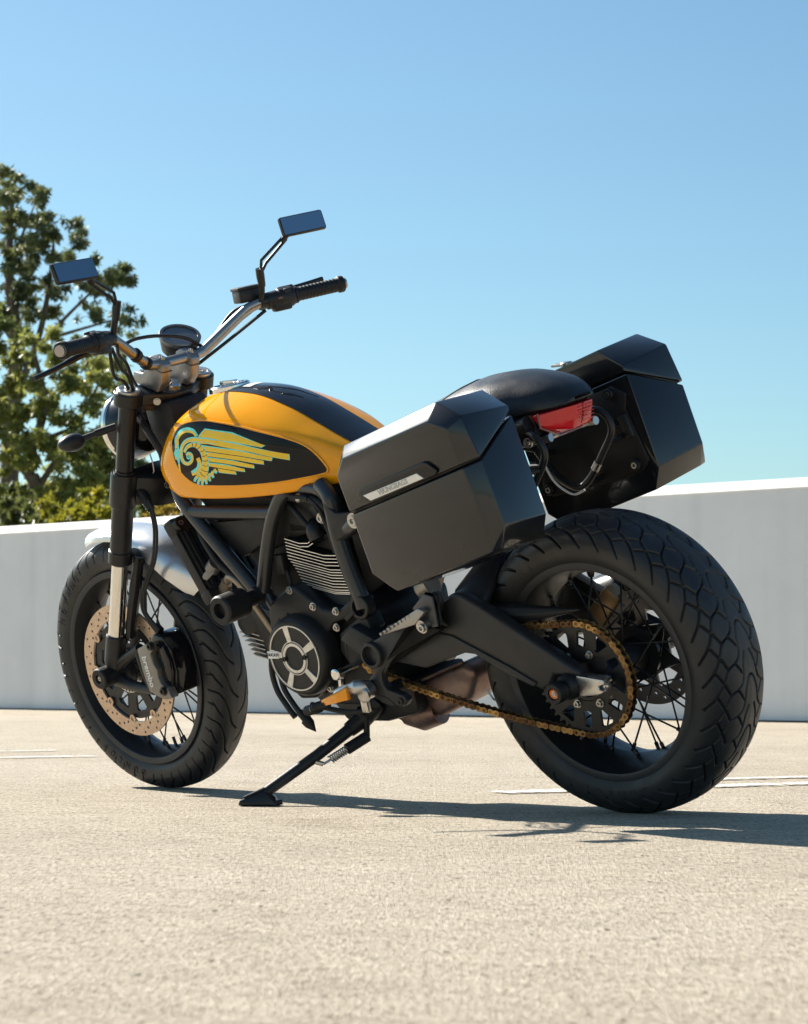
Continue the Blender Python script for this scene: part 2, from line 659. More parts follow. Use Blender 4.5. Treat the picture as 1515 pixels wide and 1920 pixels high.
# ------------------------------------------------------------------ motorcycle frame of reference
YAW, LEAN, STEER = 0.7491, 0.3029, -0.0472
Fv = Vector((-math.cos(YAW), math.sin(YAW), 0))
Lv = Vector((-Fv.y, Fv.x, 0))
Zv = Vector((0, 0, 1))
L2 = math.cos(LEAN) * Lv - math.sin(LEAN) * Zv
U2 = math.cos(LEAN) * Zv + math.sin(LEAN) * Lv
BM = Matrix((Fv, L2, U2)).transposed().to_4x4()
BM.translation = Vector((0.5015, 4.8908, 0.003))
bike = bpy.data.objects.new('motorcycle', None)
col.objects.link(bike)
bike.matrix_world = BM
tag(bike, 'orange and black naked motorcycle with black hard side cases leaning on its side stand', 'motorcycle')
RAKE = RAD(24)
sax = Vector((-math.sin(RAKE), 0, math.cos(RAKE)))
ST = Matrix.Translation((1.557, 0, 0)) @ Matrix.Rotation(STEER, 4, sax) @ Matrix.Translation((-1.557, 0, 0))
# fork-local frame: x forward across the fork, y left, z up along the fork
fu = Vector((-0.3833, 0, 0.9237))
fp = Vector((0.9237, 0, 0.3833))
FK = Matrix((fp, Vector((0, 1, 0)), fu)).transposed().to_4x4()
FK.translation = Vector((1.168, 0, 0.998))
SFK = ST @ FK


def P(name, bm, m, M=None, parent=bike, sharp=32):
    return obj(name, bm, m, parent, M, sharp)


# ------------------------------------------------------------------ tyres with cut tread
def prof_curve(pts, n):
    c = catmull([(a, b, 0) for a, b in pts], 24)
    A = np.array([(v.x, v.y) for v in c])
    s = np.concatenate([[0], np.cumsum(np.hypot(*np.diff(A, axis=0).T))])
    return A, s


def seg_dist(T, Sx, lines, period):
    """distance (m) from tread points to groove polylines; T, Sx in metres, wrapped along T"""
    D = np.full(T.shape, 1.0)
    for ln in lines:
        for (a, b) in zip(ln, ln[1:]):
            ax, ay = a
            bx, by = b
            mx = 0.5 * (ax + bx)
            dx = (T - mx + period / 2) % period - period / 2 + mx - ax
            dy = Sx - ay
            ux, uy = bx - ax, by - ay
            L = ux * ux + uy * uy
            k = np.clip((dx * ux + dy * uy) / L, 0, 1)
            D = np.minimum(D, np.hypot(dx - k * ux, dy - k * uy))
    return D


def make_tyre(name, half, R, N, lines, gw, gd, nper, parent, nu, nv):
    """half: (y, r) from crown to bead; lines in (metres along, arc from crown) for one period"""
    A, s = prof_curve(half, 24)
    smax = s[-1]
    q = np.linspace(-smax, smax, nv)
    yy = np.interp(np.abs(q), s, A[:, 0]) * np.sign(q)
    rr = np.interp(np.abs(q), s, A[:, 1])
    # normals of the section
    dy = np.gradient(yy, q)
    dr = np.gradient(rr, q)
    ny, nr = -dr, dy
    ln = np.hypot(ny, nr)
    ny, nr = ny / ln, nr / ln
    per = 2 * math.pi * R / N
    t1 = np.linspace(0, per, nper, endpoint=False)
    T, Q = np.meshgrid(t1, q, indexing='ij')
    D = seg_dist(T, Q, lines, per)
    dep = gd * np.clip((gw - D) / (gw * 0.45), 0, 1)
    dep = np.tile(dep, (N, 1))
    th = np.arange(N * nper) / (N * nper) * 2 * math.pi
    rg = rr[None] - dep * nr[None]
    yg = yy[None] - dep * ny[None]
    # theta is measured from the top, positive forward
    X = rg * np.sin(th)[:, None]
    Zc = rg * np.cos(th)[:, None]
    co = np.stack([X, yg, Zc], -1).reshape(-1, 3)
    nu = N * nper
    i = np.arange(nu)[:, None]
    j = np.arange(nv - 1)[None]
    a = i * nv + j
    b = ((i + 1) % nu) * nv + j
    F = np.stack([a, b, b + 1, a + 1], -1).reshape(-1, 4)
    me = bpy.data.meshes.new(name)
    me.vertices.add(len(co))
    me.vertices.foreach_set('co', co.astype(np.float32).ravel())
    me.loops.add(F.size)
    me.loops.foreach_set('vertex_index', F.ravel().astype(np.int32))
    me.polygons.add(len(F))
    me.polygons.foreach_set('loop_start', (np.arange(len(F)) * 4).astype(np.int32))
    me.polygons.foreach_set('loop_total', np.full(len(F), 4, np.int32))
    me.polygons.foreach_set('use_smooth', np.ones(len(F), bool))
    me.update()
    me.validate()
    return mesh_obj(name, me, RUBBER, parent), co


def deg_lines(raw, R):
    k = math.pi / 180 * R
    return [[(a * k, s / 1000.0) for a, s in ln] for ln in raw]


def sm(ln, n=4):
    c = catmull([(a, b, 0) for a, b in ln], n)
    return [(v.x, v.y) for v in c]


rear_half = [(0.0, .315), (.035, .3118), (.060, .3035), (.079, .2895), (.088, .275), (.0905, .262), (.0885, .245), (.080, .228), (.070, .222)]
front_half = [(0, .316), (.022, .3135), (.039, .306), (.050, .295), (.0545, .283), (.055, .272), (.053, .258), (.047, .246), (.040, .236)]
Lk = [(4, 9), (0, 18), (-5.7, 23.5), (-8.4, 37), (-10.5, 58), (-15.4, 71), (-20.2, 86), (-26, 114)]
raw = []
for k in range(2):
    o = -10 * k
    for sg in (1, -1):
        raw.append([(a + o, s * sg) for a, s in sm(Lk, 3)])
        raw.append([(-9.2 + o, 38 * sg), (-12.9 + o, 25 * sg)])
        raw.append([(-15.2 + o, 70 * sg), (-20.5 + o, 58 * sg)])
        raw.append([(-20.2 + o, 86 * sg), (-25.4 + o, 71 * sg)])
raw.append([(4, 9), (5.2, 4), (5.4, 0), (5.2, -4), (4, -9)])
rear_lines = deg_lines(raw, .315)
Lf = [(0, 2), (3.5, 18), (9.7, 27), (15.5, 39), (18.7, 52), (19.6, 70), (19.9, 82)]
raw = []
for sg, o in ((1, 0), (-1, 7.5)):
    raw.append([(a + o, s * sg) for a, s in sm(Lf, 3)])
    raw.append([(27.5 + o, 60 * sg), (28.2 + o, 82 * sg)])
    raw.append([(13.8 + o, 66 * sg), (8.5 + o, 48 * sg), (6.5 + o, 40 * sg)])
front_lines = deg_lines(raw, .316)

# wheels: the rim (with hub) is the part, tyre, spokes, discs its sub-parts
FW = ST @ Matrix.Translation((1.445, 0, .316))
RW = Matrix.Translation((0, 0, .315))


def rim_bm(prof, hub):
    ring = [(y, r) for y, r in prof] + [(-y, r) for y, r in reversed(prof)]
    return join(lathe(ring, (0, 0, 0), (0, 1, 0), 96, closed=True), lathe(hub, (0, 0, 0), (0, 1, 0), 40))


front_wheel = P('front_wheel', rim_bm(
    [(0, .222), (.030, .228), (.042, .236), (.047, .2425), (.0505, .2415), (.0495, .234), (.043, .2295), (.030, .222), (.014, .213), (0, .2115)],
    [(-.062, .0), (-.062, .018), (-.045, .022), (-.042, .046), (-.034, .046), (-.030, .028), (.030, .028), (.034, .046), (.042, .046), (.046, .030), (.066, .026), (.066, 0)]), RIMM, FW)
rear_wheel = P('rear_wheel', rim_bm(
    [(0, .205), (.050, .212), (.066, .219), (.0735, .2285), (.0785, .2275), (.0775, .2195), (.070, .214), (.050, .207), (.028, .1975), (0, .194)],
    [(-.088, 0), (-.088, .022), (-.072, .026), (-.068, .056), (-.056, .058), (-.050, .036), (.030, .040), (.046, .060), (.060, .062), (.064, .060), (.098, .056), (.104, .045), (.104, 0)]), RIMM, RW)
_, co_r = make_tyre('tyre', rear_half, .315, 18, rear_lines, .0023, .0070, 104, rear_wheel, 0, 170)
_, co_f = make_tyre('tyre', front_half, .316, 24, front_lines, .0022, .0065, 76, front_wheel, 0, 130)

# settle the machine on its tyres
zmin = min((co_r @ np.array(BM.to_3x3())[2]).min() + BM.to_3x3()[2][2] * .315,
           float('inf'))
bike.matrix_world = BM
bpy.context.view_layer.update()
lowest_r = (np.array(BM.to_3x3()) @ (co_r + np.array([0, 0, .315])).T)[2].min() + BM.translation.z
FWM = np.array(BM @ FW)
lowest_f = (FWM[:3, :3] @ co_f.T)[2].min() + FWM[2, 3]
BM.translation.z -= min(lowest_r, lowest_f) + 0.0015
bike.matrix_world = BM

RIMEDGE = mat('rim_edge', (0.036, 0.038, 0.043), 0.4, 0.3, rvar=0.06)
obj('rim_edge', lathe([(.0795, .2135), (.0808, .2160), (.0808, .2300), (.0785, .2315), (.074, .2300), (.075, .2150)], (0, 0, 0), (0, 1, 0), 96, closed=True), RIMEDGE, rear_wheel)
obj('rim_edge', lathe([(.0508, .2275), (.0520, .2295), (.0520, .2425), (.050, .2440), (.046, .2430), (.047, .2290)], (0, 0, 0), (0, 1, 0), 96, closed=True), RIMEDGE, front_wheel)
# spokes share one mesh per wheel side
def spoke_mesh(L, nip):
    bm = join(tube([(0, 0, 0), (0, 0, L)], .0021, 6), tube([(0, 0, L - nip), (0, 0, L + .004)], .0042, 8))
    me = bpy.data.meshes.new('spoke')
    bm.to_mesh(me)
    bm.free()
    me.polygons.foreach_set('use_smooth', [True] * len(me.polygons))
    me.materials.append(SPOKEM)
    return me


def spokes(wheel, n, rh, yh, rr, yr, twist):
    me = None
    for k in range(n):
        side = 1 if k % 2 == 0 else -1
        tw = twist if (k // 2) % 2 == 0 else -twist
        a = 2 * math.pi * k / n + 0.06
        p0 = Vector((rh * math.sin(a + tw), yh[0] if side > 0 else yh[1], rh * math.cos(a + tw)))
        p1 = Vector((rr * math.sin(a), yr * side, rr * math.cos(a)))
        d = p1 - p0
        if me is None:
            me = spoke_mesh(d.length, .016)
        M = d.to_track_quat('Z', 'Y').to_matrix().to_4x4()
        M.translation = p0
        mesh_obj('spoke', me, None, wheel, M)


spokes(front_wheel, 36, .044, (.038, -.038), .2135, .008, 0.80)
spokes(rear_wheel, 36, .057, (.053, -.062), .1985, .012, 0.85)
obj('valve_stem', tube([(0, 0, 0), (0, 0, .03)], .004, 10), SOFT, front_wheel, Matrix.Translation((-.05, .012, -.214)) @ Matrix.Rotation(RAD(13), 4, 'Y'))
obj('valve_stem', tube([(0, 0, 0), (0, 0, .034)], .0045, 10), ALU, rear_wheel, Matrix.Translation((.115, .03, -.158)) @ Matrix.Rotation(RAD(-36), 4, 'Y'))

# front disc
def ring_plate(ro, ri, y0, y1, holes, n=96):
    return plate([circ(0, 0, ro, n), circ(0, 0, ri, n)] + holes, y0, y1)


hl = []
for k in range(20):
    for j, rr_ in enumerate((.1375, .1465, .1565)):
        a = 2 * math.pi * (k + j * 0.33) / 20
        hl.append(circ(rr_ * math.cos(a), rr_ * math.sin(a), .0035, 8))
obj('brake_disc', ring_plate(.165, .1295, .0655, .0705, hl), DISCM, front_wheel, sharp=25)
car = [circ(0, 0, .122, 80), circ(0, 0, .046, 40)]
for k in range(9):
    a = 2 * math.pi * (k + .5) / 9
    for (r0, r1, w0, w1) in ((.066, .103, .008, .020),):
        c, s_ = math.cos(a), math.sin(a)
        q = [(r0, -w0), (r0 + .004, -w0 - .003), (r1 - .006, -w1), (r1, -w1 + .006), (r1, w1 - .006), (r1 - .006, w1), (r0 + .004, w0 + .003), (r0, w0)]
        car.append([(c * u - s_ * v, s_ * u + c * v) for u, v in q])
obj('disc_carrier', plate(car, .060, .066), BLACK, front_wheel, sharp=25)
for k in range(9):
    a = 2 * math.pi * k / 9
    obj('disc_button', lathe([(0, .0105), (.0035, .0105), (.0035, .0055), (.001, .005), (.001, 0)], (.1245 * math.cos(a), .0685, .1245 * math.sin(a)), (0, 1, 0), 18), DISCM, front_wheel)
tone = [circ(0, 0, .055, 60)]
for k in range(30):
    a = 2 * math.pi * k / 30
    tone.append([(math.cos(a + d) * r_, math.sin(a + d) * r_) for r_, d in ((.047, -.05), (.053, -.05), (.053, .05), (.047, .05))])
obj('sensor_ring', plate(tone + [circ(0, 0, .041, 40)], .0735, .0755), STEEL, front_wheel, sharp=25)

# rear sprocket and disc
teeth = []
for k in range(46):
    a = 2 * math.pi * k / 46
    for r_, d in ((.1115, -.068), (.1125, -.034), (.1205, -.014), (.1205, .014), (.1125, .034)):
        teeth.append((r_ * math.cos(a + d), r_ * math.sin(a + d)))
spl = [teeth, circ(0, 0, .046, 40)]
for k in range(12):
    a = 2 * math.pi * k / 12 + .13
    c, s_ = math.cos(a), math.sin(a)
    if k % 2:
        q = [(.070, -.011), (.099, -.008), (.102, 0), (.099, .008), (.070, .011), (.066, 0)]
    else:
        q = [(.071, -.004), (.098, -.017), (.102, -.012), (.102, .012), (.098, .017), (.071, .004)]
    spl.append([(c * u - s_ * v, s_ * u + c * v) for u, v in q])
obj('rear_sprocket', plate(spl, .1145, .1215), BLACK, rear_wheel, sharp=25)
obj('sprocket_carrier', lathe([(.098, .058), (.112, .058), (.1143, .0475), (.120, .045), (.120, .038), (.110, .034), (.110, 0)], (0, 0, 0), (0, 1, 0), 40), BLACK, rear_wheel)
for k in range(6):
    a = 2 * math.pi * k / 6 + RAD(118)
    obj('sprocket_bolt', bolt((.0575 * math.cos(a), .1215, .0575 * math.sin(a)), .0065, .008), STEEL, rear_wheel)
hl = []
for k in range(16):
    for j, rr_ in enumerate((.099, .110)):
        a = 2 * math.pi * (k + j * .5) / 16
        hl.append(circ(rr_ * math.cos(a), rr_ * math.sin(a), .0038, 8))
for k in range(6):
    a0 = 2 * math.pi * k / 6
    hl.append([(r_ * math.cos(a0 + d), r_ * math.sin(a0 + d)) for r_, d in ((.060, -.30), (.085, -.36), (.088, 0), (.085, .36), (.060, .30), (.058, 0))])
obj('rear_brake_disc', plate([circ(0, 0, .1225, 72), circ(0, 0, .035, 30)] + hl, -.100, -.095), mat('dark_disc', (.16, .15, .15), .36, .8), rear_wheel, sharp=25)

# sidewall lettering
def wheel_text(wheel, txt, size, R0, y, a0, step, up=1):
    k = 0
    for ch in txt:
        if ch != ' ':
            a = a0 + up * step * k
            me = text_mesh(ch, size, .0005)
            p = Vector((R0 * math.sin(a), y, R0 * math.cos(a)))
            radial = Vector((math.sin(a), 0, math.cos(a)))
            tang = Vector((math.cos(a), 0, -math.sin(a)))
            M = basis(p, -tang if up < 0 else -tang, radial if up < 0 else radial)
            mesh_obj('tyre_lettering', me, SIDEL, wheel, M)
        k += 1


wheel_text(front_wheel, 'MUTANT', .022, .2685, .0552, RAD(64), RAD(6.2), -1)
wheel_text(front_wheel, 'DUNLOP', .022, .2685, .0552, RAD(170), RAD(6.2), -1)
wheel_text(rear_wheel, 'DUNLOP', .024, .2535, .0900, RAD(196), RAD(6.8), -1)
wheel_text(rear_wheel, 'MUTANT', .024, .2535, .0900, RAD(60), RAD(6.8), -1)

# ------------------------------------------------------------------ fork
for sg in (1, -1):
    y = .109 * sg
    leg = P('fork_leg', lathe([(-.035, .0215), (-.2, .0215), (-.2, .0258), (-.405, .0258), (-.407, .0285), (-.436, .0285), (-.440, .024)], (0, y, 0), (0, 0, 1), 32), BLACK, SFK)
    obj('stanchion', lathe([(-.43, .0198), (-.64, .0198)], (0, y, 0), (0, 0, 1), 32), CHROME, leg)
    foot = join(lathe([(-.628, .0215), (-.632, .0245), (-.70, .0255), (-.712, .022)], (0, y, 0), (0, 0, 1), 32),
                lathe([(-.032, .024), (.030, .026), (.031, .020)], (.003, y, -.737), (0, 1, 0), 28))
    obj('fork_foot', foot, CAST, leg)
    cap = join(lathe([(-.012, .0275), (.001, .0275), (.003, .025), (.003, .019), (.001, .018), (.001, .012)], (0, y, 0), (0, 0, 1), 36),
               lathe([(0, .0105), (.007, .0105), (.008, .009), (.008, 0)], (0, y, 0), (0, 0, 1), 6))
    obj('fork_cap', cap, ALU, leg)
    # axle crash spool
    sp = lathe([(.024, .014), (.032, .014), (.032, .022), (.038, .0255), (.058, .0255), (.0615, .023), (.0615, .011), (.054, .010), (.054, 0)],
               (.003, y - .014 * sg, -.737), (0, sg, 0), 32)
    obj('axle_spool', sp, SOFT, leg)
    obj('spool_bolt', bolt((.003, y + .0405 * sg, -.737), .006, .004, (0, sg, 0)), STEEL, leg)

ring_t = join(*[lathe([(-.036, .032), (-.034, .034), (-.006, .034), (-.004, .032), (-.004, .0278)], (0, .109 * sg, 0), (0, 0, 1), 36) for sg in (1, -1)])


def plan(poly, z0, z1, b=.004):
    bm = prism(poly, z0, z1, b)
    bm.transform(Matrix(((1, 0, 0, 0), (0, 0, 1, 0), (0, 1, 0, 0), (0, 0, 0, 1))))
    bmesh.ops.recalc_face_normals(bm, faces=bm.faces)
    return bm


web = plan([(.022, .100), (.030, .045), (.036, 0), (.030, -.045), (.022, -.100), (-.020, -.105), (-.040, -.062), (-.058, -.030), (-.060, .030), (-.040, .062), (-.020, .105)], -.034, -.008)
skirt = plan([(.012, .085), (.012, -.085), (-.022, -.085), (-.045, -.03), (-.045, .03), (-.022, .085)], -.052, -.030)
top_clamp = P('top_triple_clamp', join(ring_t, web, skirt), BLACK, SFK)
obj('steering_nut', join(lathe([(-.008, .021), (.003, .021), (.006, .018), (.010, .012), (.010, 0)], (-.028, 0, 0), (0, 0, 1), 28)), CHROME, top_clamp)
obj('clamp_bolt', bolt((-.046, .062, -.024), .0065, .003, (-.7, .6, 0)), STEEL, top_clamp)
low = join(*[lathe([(-.29, .0305), (-.285, .0325), (-.212, .0325), (-.206, .0300)], (0, .109 * sg, 0), (0, 0, 1), 36) for sg in (1, -1)],
           plan([(.020, .10), (.028, 0), (.020, -.10), (-.022, -.105), (-.062, -.055), (-.075, 0), (-.062, .055), (-.022, .105)], -.285, -.212, .008))
P('lower_triple_clamp', low, BLACK, SFK)
P('steering_stem', lathe([(-.21, .030), (-.04, .030)], (-.045, 0, 0), (0, 0, 1), 24), BLACK, SFK)

P('headstock', join(hull([(1.20, .052, .955), (1.10, .060, .955), (1.085, .060, .78), (1.20, .040, .77), (1.20, -.052, .955), (1.10, -.060, .955), (1.085, -.060, .78), (1.20, -.040, .77)], .01),
                    tube(catmull([(1.20, .075, .93), (1.165, .085, .90), (1.13, .088, .84), (1.12, .08, .78)], 5), .008, 8), tube(catmull([(1.19, .07, .90), (1.15, .088, .87), (1.115, .09, .82)], 5), .006, 8)), SOFT)
P('loom_clip', tube(catmull([(1.165, .094, .845), (1.160, .096, .825), (1.163, .095, .806), (1.170, .093, .800)], 4), .0016, 6), STEEL)
# caliper, its bracket, hose
arm = join(tube([(1.447, .104, .334), (1.39, .112, .358), (1.318, .118, .386)], [.019, .013, .012], 14),
           tube([(1.447, .104, .305), (1.38, .112, .290), (1.295, .118, .282)], [.019, .013, .011], 14),
           tube([(1.330, .117, .384), (1.322, .118, .335), (1.303, .118, .284)], .0095, 12))
P('caliper_bracket', arm, CAST, ST)
cal = P('brake_caliper', join(
    prism([(1.268, .420), (1.235, .412), (1.210, .378), (1.205, .325), (1.222, .272), (1.270, .262), (1.292, .285), (1.303, .385)], .040, .113, .008),
    prism([(1.255, .40), (1.225, .392), (1.213, .36), (1.212, .33), (1.225, .29), (1.25, .29), (1.25, .39)], .113, .123, .003)), GLOSS, ST)
obj('caliper_face', prism([(1.306, .389), (1.270, .401), (1.246, .405), (1.250, .385), (1.262, .376), (1.256, .352), (1.247, .338), (1.250, .322), (1.243, .304), (1.224, .294), (1.213, .270), (1.240, .266), (1.262, .272), (1.292, .285), (1.303, .336)], .113, .137, .003),
    mat('caliper_grey', (.25, .235, .215), .42, .7, rvar=.08), cal)
for q in ((1.250, .137, .397), (1.236, .137, .288)):
    obj('caliper_bolt', join(bolt(q, .0085, .008)), BLACK, cal)
tm = text_mesh('brembo', .024, .0006, .0004)
mesh_obj('caliper_lettering', tm, WLET, cal, basis((1.280, .1375, .334), (-.13, 0, -1), (-1, 0, .13)))
hose = catmull([(1.223, .085, .742), (1.208, .088, .715), (1.205, .090, .665), (1.228, .092, .60), (1.265, .092, .553), (1.298, .092, .512), (1.308, .092, .470), (1.280, .092, .435), (1.262, .09, .420)], 8)
P('brake_hose', join(tube(hose, .0052, 10), tube([v + Vector((-.012, .004, 0)) for v in hose[2:-4]], .0035, 8), tube([hose[-3] + Vector((.01, 0, .01)), hose[-1]], .010, 10),
                     tube([(1.252, .085, .775), (1.228, .086, .748), (1.205, .088, .712)], [.008, .013, .010], 10)), SOFT, ST)

# fender
def fender_bm():
    bm = NB()
    rows = []
    A0, A1, n = RAD(20), RAD(-56), 34
    sec = [(-.064, -.016), (-.060, -.005), (-.048, .004), (-.028, .010), (0, .013), (.028, .010), (.048, .004), (.060, -.005), (.064, -.016)]
    for t in (0, -.0022):
        rr_ = []
        for i in range(n + 1):
            f = i / n
            a = A0 + (A1 - A0) * f
            w = min(1.0, (0.30 + 4.2 * f) ** .5 if f < .16 else 1.0, (0.25 + 4.0 * (1 - f)) ** .5)
            sd = 1.0
            if f > .45:
                sd = 1.0 + .9 * min(1, (f - .45) / .2)
            row = []
            for y, dr in sec:
                r_ = .337 + (dr + t) * sd
                row.append(bm.verts.new((r_ * math.sin(a), y * w * (1 + t), r_ * math.cos(a))))
            rr_.append(row)
        rows.append(rr_)
    for L, rr_ in enumerate(rows):
        for i in range(n):
            for j in range(len(sec) - 1):
                bm.faces.new((rr_[i][j], rr_[i][j + 1], rr_[i + 1][j + 1], rr_[i + 1][j]))
    a, b = rows
    m = len(sec) - 1
    for i in range(n):
        for j in (0, m):
            bm.faces.new((a[i][j], a[i + 1][j], b[i + 1][j], b[i][j]))
    for i in (0, n):
        for j in range(m):
            bm.faces.new((a[i][j], a[i][j + 1], b[i][j + 1], b[i][j]))
    bmesh.ops.recalc_face_normals(bm, faces=bm.faces)
    return bm


P('front_fender', fender_bm(), WHITE, FW)
P('fender_bracket', join(tube([(1.300, .078, .600), (1.335, .082, .520), (1.372, .086, .440), (1.385, .088, .405)], [.012, .015, .013, .012], 8),
                         tube([(1.300, -.078, .600), (1.335, -.082, .520), (1.385, -.088, .405)], .013, 8),
                         tube([(1.33, .07, .610), (1.312, .074, .600), (1.296, .078, .585)], .011, 8)), BLACK, ST)

# ------------------------------------------------------------------ handlebar and controls
hb = [(1.115, 0, 1.042), (1.115, .050, 1.042), (1.112, .078, 1.045), (1.105, .100, 1.056), (1.070, .186, 1.111), (1.056, .212, 1.124), (1.040, .240, 1.129), (1.020, .290, 1.1295), (.962, .433, 1.132)]
hb = [(x, -y, z) for x, y, z in reversed(hb[1:])] + hb
handlebar = P('handlebar', tube(catmull(hb, 6), .0125, 18), TITAN, ST)
rise = [(.046, -.006), (.046, .020), (.016, .024), (.004, .040), (.003, .066), (-.012, .077), (-.038, .076), (-.054, .064), (-.054, .022), (-.040, -.006)]
for sg in (1, -1):
    r_ = prism(rise, .030 * sg, .058 * sg, .004)
    rs = obj('bar_riser', r_, mat('riser_alloy', (.31, .30, .29), .45, .9, rvar=.08, nscale=60), handlebar, FK)
    for q in ((-.034, .044 * sg, .075), (.030, .044 * sg, .021)):
        bo = obj('riser_bolt', bolt(q, .006, .004, (0, 0, 1)), STEEL, handlebar, FK)
    # seam of the split clamp
    obj('clamp_seam', box((-.0255, .044 * sg, .048), (.0595, .0290, .0022), 0), DARKL, handlebar, FK)
    d = (Vector((.962, .433 * sg, 1.132)) - Vector((1.020, .290 * sg, 1.1295))).normalized()
    o = Vector((1.020, .290 * sg, 1.1295))
    pr = [(.018, .0145), (.020, .0205), (.026, .0205), (.030, .0168)]
    k = .034
    while k < .128:
        pr += [(k, .0168), (k + .0022, .0158), (k + .0044, .0168)]
        k += .0092
    pr += [(.132, .0170), (.135, .0198), (.144, .0200), (.1475, .0185), (.1475, .0125), (.146, .0100), (.128, .0095), (.128, 0)]
    grip = obj('grip', lathe(pr, o, d, 28), SOFT, handlebar)
    obj('bar_end_ring', lathe([(.1475, .0128), (.1482, .0128), (.1482, .0102), (.1475, .0102)], o, d, 28, closed=True), CREAM, handlebar)
    e1 = d.orthogonal()
    Mx = basis((0, 0, 0), d, (0, 0, 1)).to_3x3()
    sw = join(lathe([(-.052, .0155), (-.050, .0200), (-.022, .0215), (-.020, .0235), (.012, .0245), (.018, .0215), (.018, .0150)], o, d, 24),
              box(o + d * -.018 + Vector((-.004, 0, -.012)), (.046, .034, .030), .006, Mx),
              box(o + d * -.006 + Vector((-.016, 0, .013)), (.020, .016, .014), .004, Mx),
              box(o + d * .006 + Vector((.006, 0, .020)), (.040, .012, .010), .003, Mx))
    sh = P('switch_housing', sw, PLASTIC, ST)
    obj('switch_button', box(o + d * -.030 + Vector((-.021, 0, .002)), (.012, .006, .010), .002, Mx), mat('button_brown', (.20, .10, .08), .5) if sg < 0 else PLASTIC, sh)
    # lever perch, lever
    lv = catmull([(1.050, .235 * sg, 1.123), (1.064, .275 * sg, 1.112), (1.066, .330 * sg, 1.100), (1.056, .390 * sg, 1.090), (1.046, .452 * sg, 1.082)], 6)
    if sg < 0:
        lv = catmull([(1.050, -.235, 1.129), (1.066, -.275, 1.137), (1.066, -.330, 1.142), (1.052, -.390, 1.146), (1.036, -.432, 1.150)], 6)
    lever = P('clutch_lever' if sg > 0 else 'brake_lever', tube(lv, [.0075 if i < 14 else .0062 for i in range(len(lv))], 10), BLACK, ST)
    obj('lever_perch', join(tube([(1.040, .236 * sg, 1.129), (1.056, .240 * sg, 1.121)], .014, 12), lathe([(-.012, .0175), (.012, .0175)], Vector((1.040, .238 * sg, 1.129)), d, 20)), BLACK, lever)
    # mirror
    c = Vector((.973, .342 * sg, 1.290))
    bx = box((0, 0, 0), (.016, .113, .049), .0065)
    nx = (Vector((1, 0, -.30)) if sg > 0 else Vector((.94, -.36, -.30))).normalized()      # away from the glass
    hy = Vector((0, 1, .035 if sg > 0 else .10))
    hy = (hy - nx * hy.dot(nx)).normalized()
    MM = Matrix((nx, hy, nx.cross(hy))).transposed().to_4x4()
    MM.translation = c
    MM = ST @ MM
    mir = P('mirror', bx, BLACK, MM)
    obj('mirror_glass', box((-.0078, 0, 0), (.0012, .105, .041), .0), MIRROR, mir)
    a0 = Vector((1.036, .226 * sg, 1.132))
    a1 = Vector((1.020, .222 * sg, 1.170))
    a2 = Vector((1.008, .214 * sg, 1.212))
    a3 = Vector((.990, .296 * sg, 1.266))
    up = Vector((0, 0, 1))
    s_ = (a3 - a2).normalized()
    pn = Vector((0, -s_.z * sg, abs(s_.y))).normalized()
    stem = join(tube([a0, a1], .0075, 12), tube([a1 - Vector((0, 0, .004)), a1 + (a2 - a1) * .5, a2 - (a2 - a1) * .1], [.0085, .010, .0095], 10),
                tube([a2 - pn * .006 + (a1 - a2) * .15, a2 + (a3 - a2) * .15 + pn * .007, a3 + pn * .005], .0038, 8),
                tube([a2 - pn * .009 + (a1 - a2) * .15, a2 + (a3 - a2) * .2 - pn * .007, a3 - pn * .005], .0038, 8),
                tube([a3 - s_ * .014, a3 + s_ * .010 + Vector((-.006, 0, .006))], .0075, 10))
    P('mirror_arm', stem, BLACK, ST)
# right-hand fluid reservoir and cables
P('brake_reservoir', join(box((1.082, -.228, 1.150), (.052, .060, .030), .004, Matrix.Rotation(RAD(-22), 3, 'Z')), box((1.082, -.228, 1.168), (.056, .064, .008), .003, Matrix.Rotation(RAD(-22), 3, 'Z')),
                          tube([(1.050, -.240, 1.128), (1.075, -.232, 1.140)], .012, 12)), PLASTIC, ST)
cab = [
    [(1.055, .205, 1.110), (1.100, .170, 1.085), (1.150, .115, 1.060), (1.175, .085, 1.015), (1.160, .075, .97)],
    [(1.050, .225, 1.108), (1.060, .205, 1.06), (1.110, .150, 1.035), (1.160, .100, .99), (1.165, .080, .94)],
    [(1.045, .235, 1.112), (1.075, .215, 1.045), (1.140, .140, 1.02), (1.185, .085, .97), (1.180, .07, .92)],
    [(1.062, -.225, 1.118), (1.095, -.170, 1.085), (1.125, -.110, 1.045), (1.170, -.060, 1.01), (1.175, -.04, .96)],
    [(1.050, -.245, 1.108), (1.090, -.160, 1.062), (1.120, -.100, 1.030), (1.160, -.055, 1.00)],
    [(1.068, -.222, 1.128), (1.100, -.185, 1.118), (1.120, -.120, 1.066), (1.165, -.060, 1.03)],
    [(1.070, .170, 1.108), (1.085, .12, 1.112), (1.095, .05, 1.106), (1.105, -.03, 1.088), (1.118, -.085, 1.060)],
]
for c in cab:
    P('control_cable', tube(catmull(c, 8), .0042, 8), SOFT, ST)
P('cable_band', join(*[tube([(1.0935 + .004 * k, y, 1.070 + .002), (1.0885 + .004 * k, y + .010, 1.080)], .0155, 16) for k, y in ((0, .125),)],
                     tube([(1.108, .089, 1.049), (1.105, .097, 1.054)], .0150, 16)), SOFT, ST)

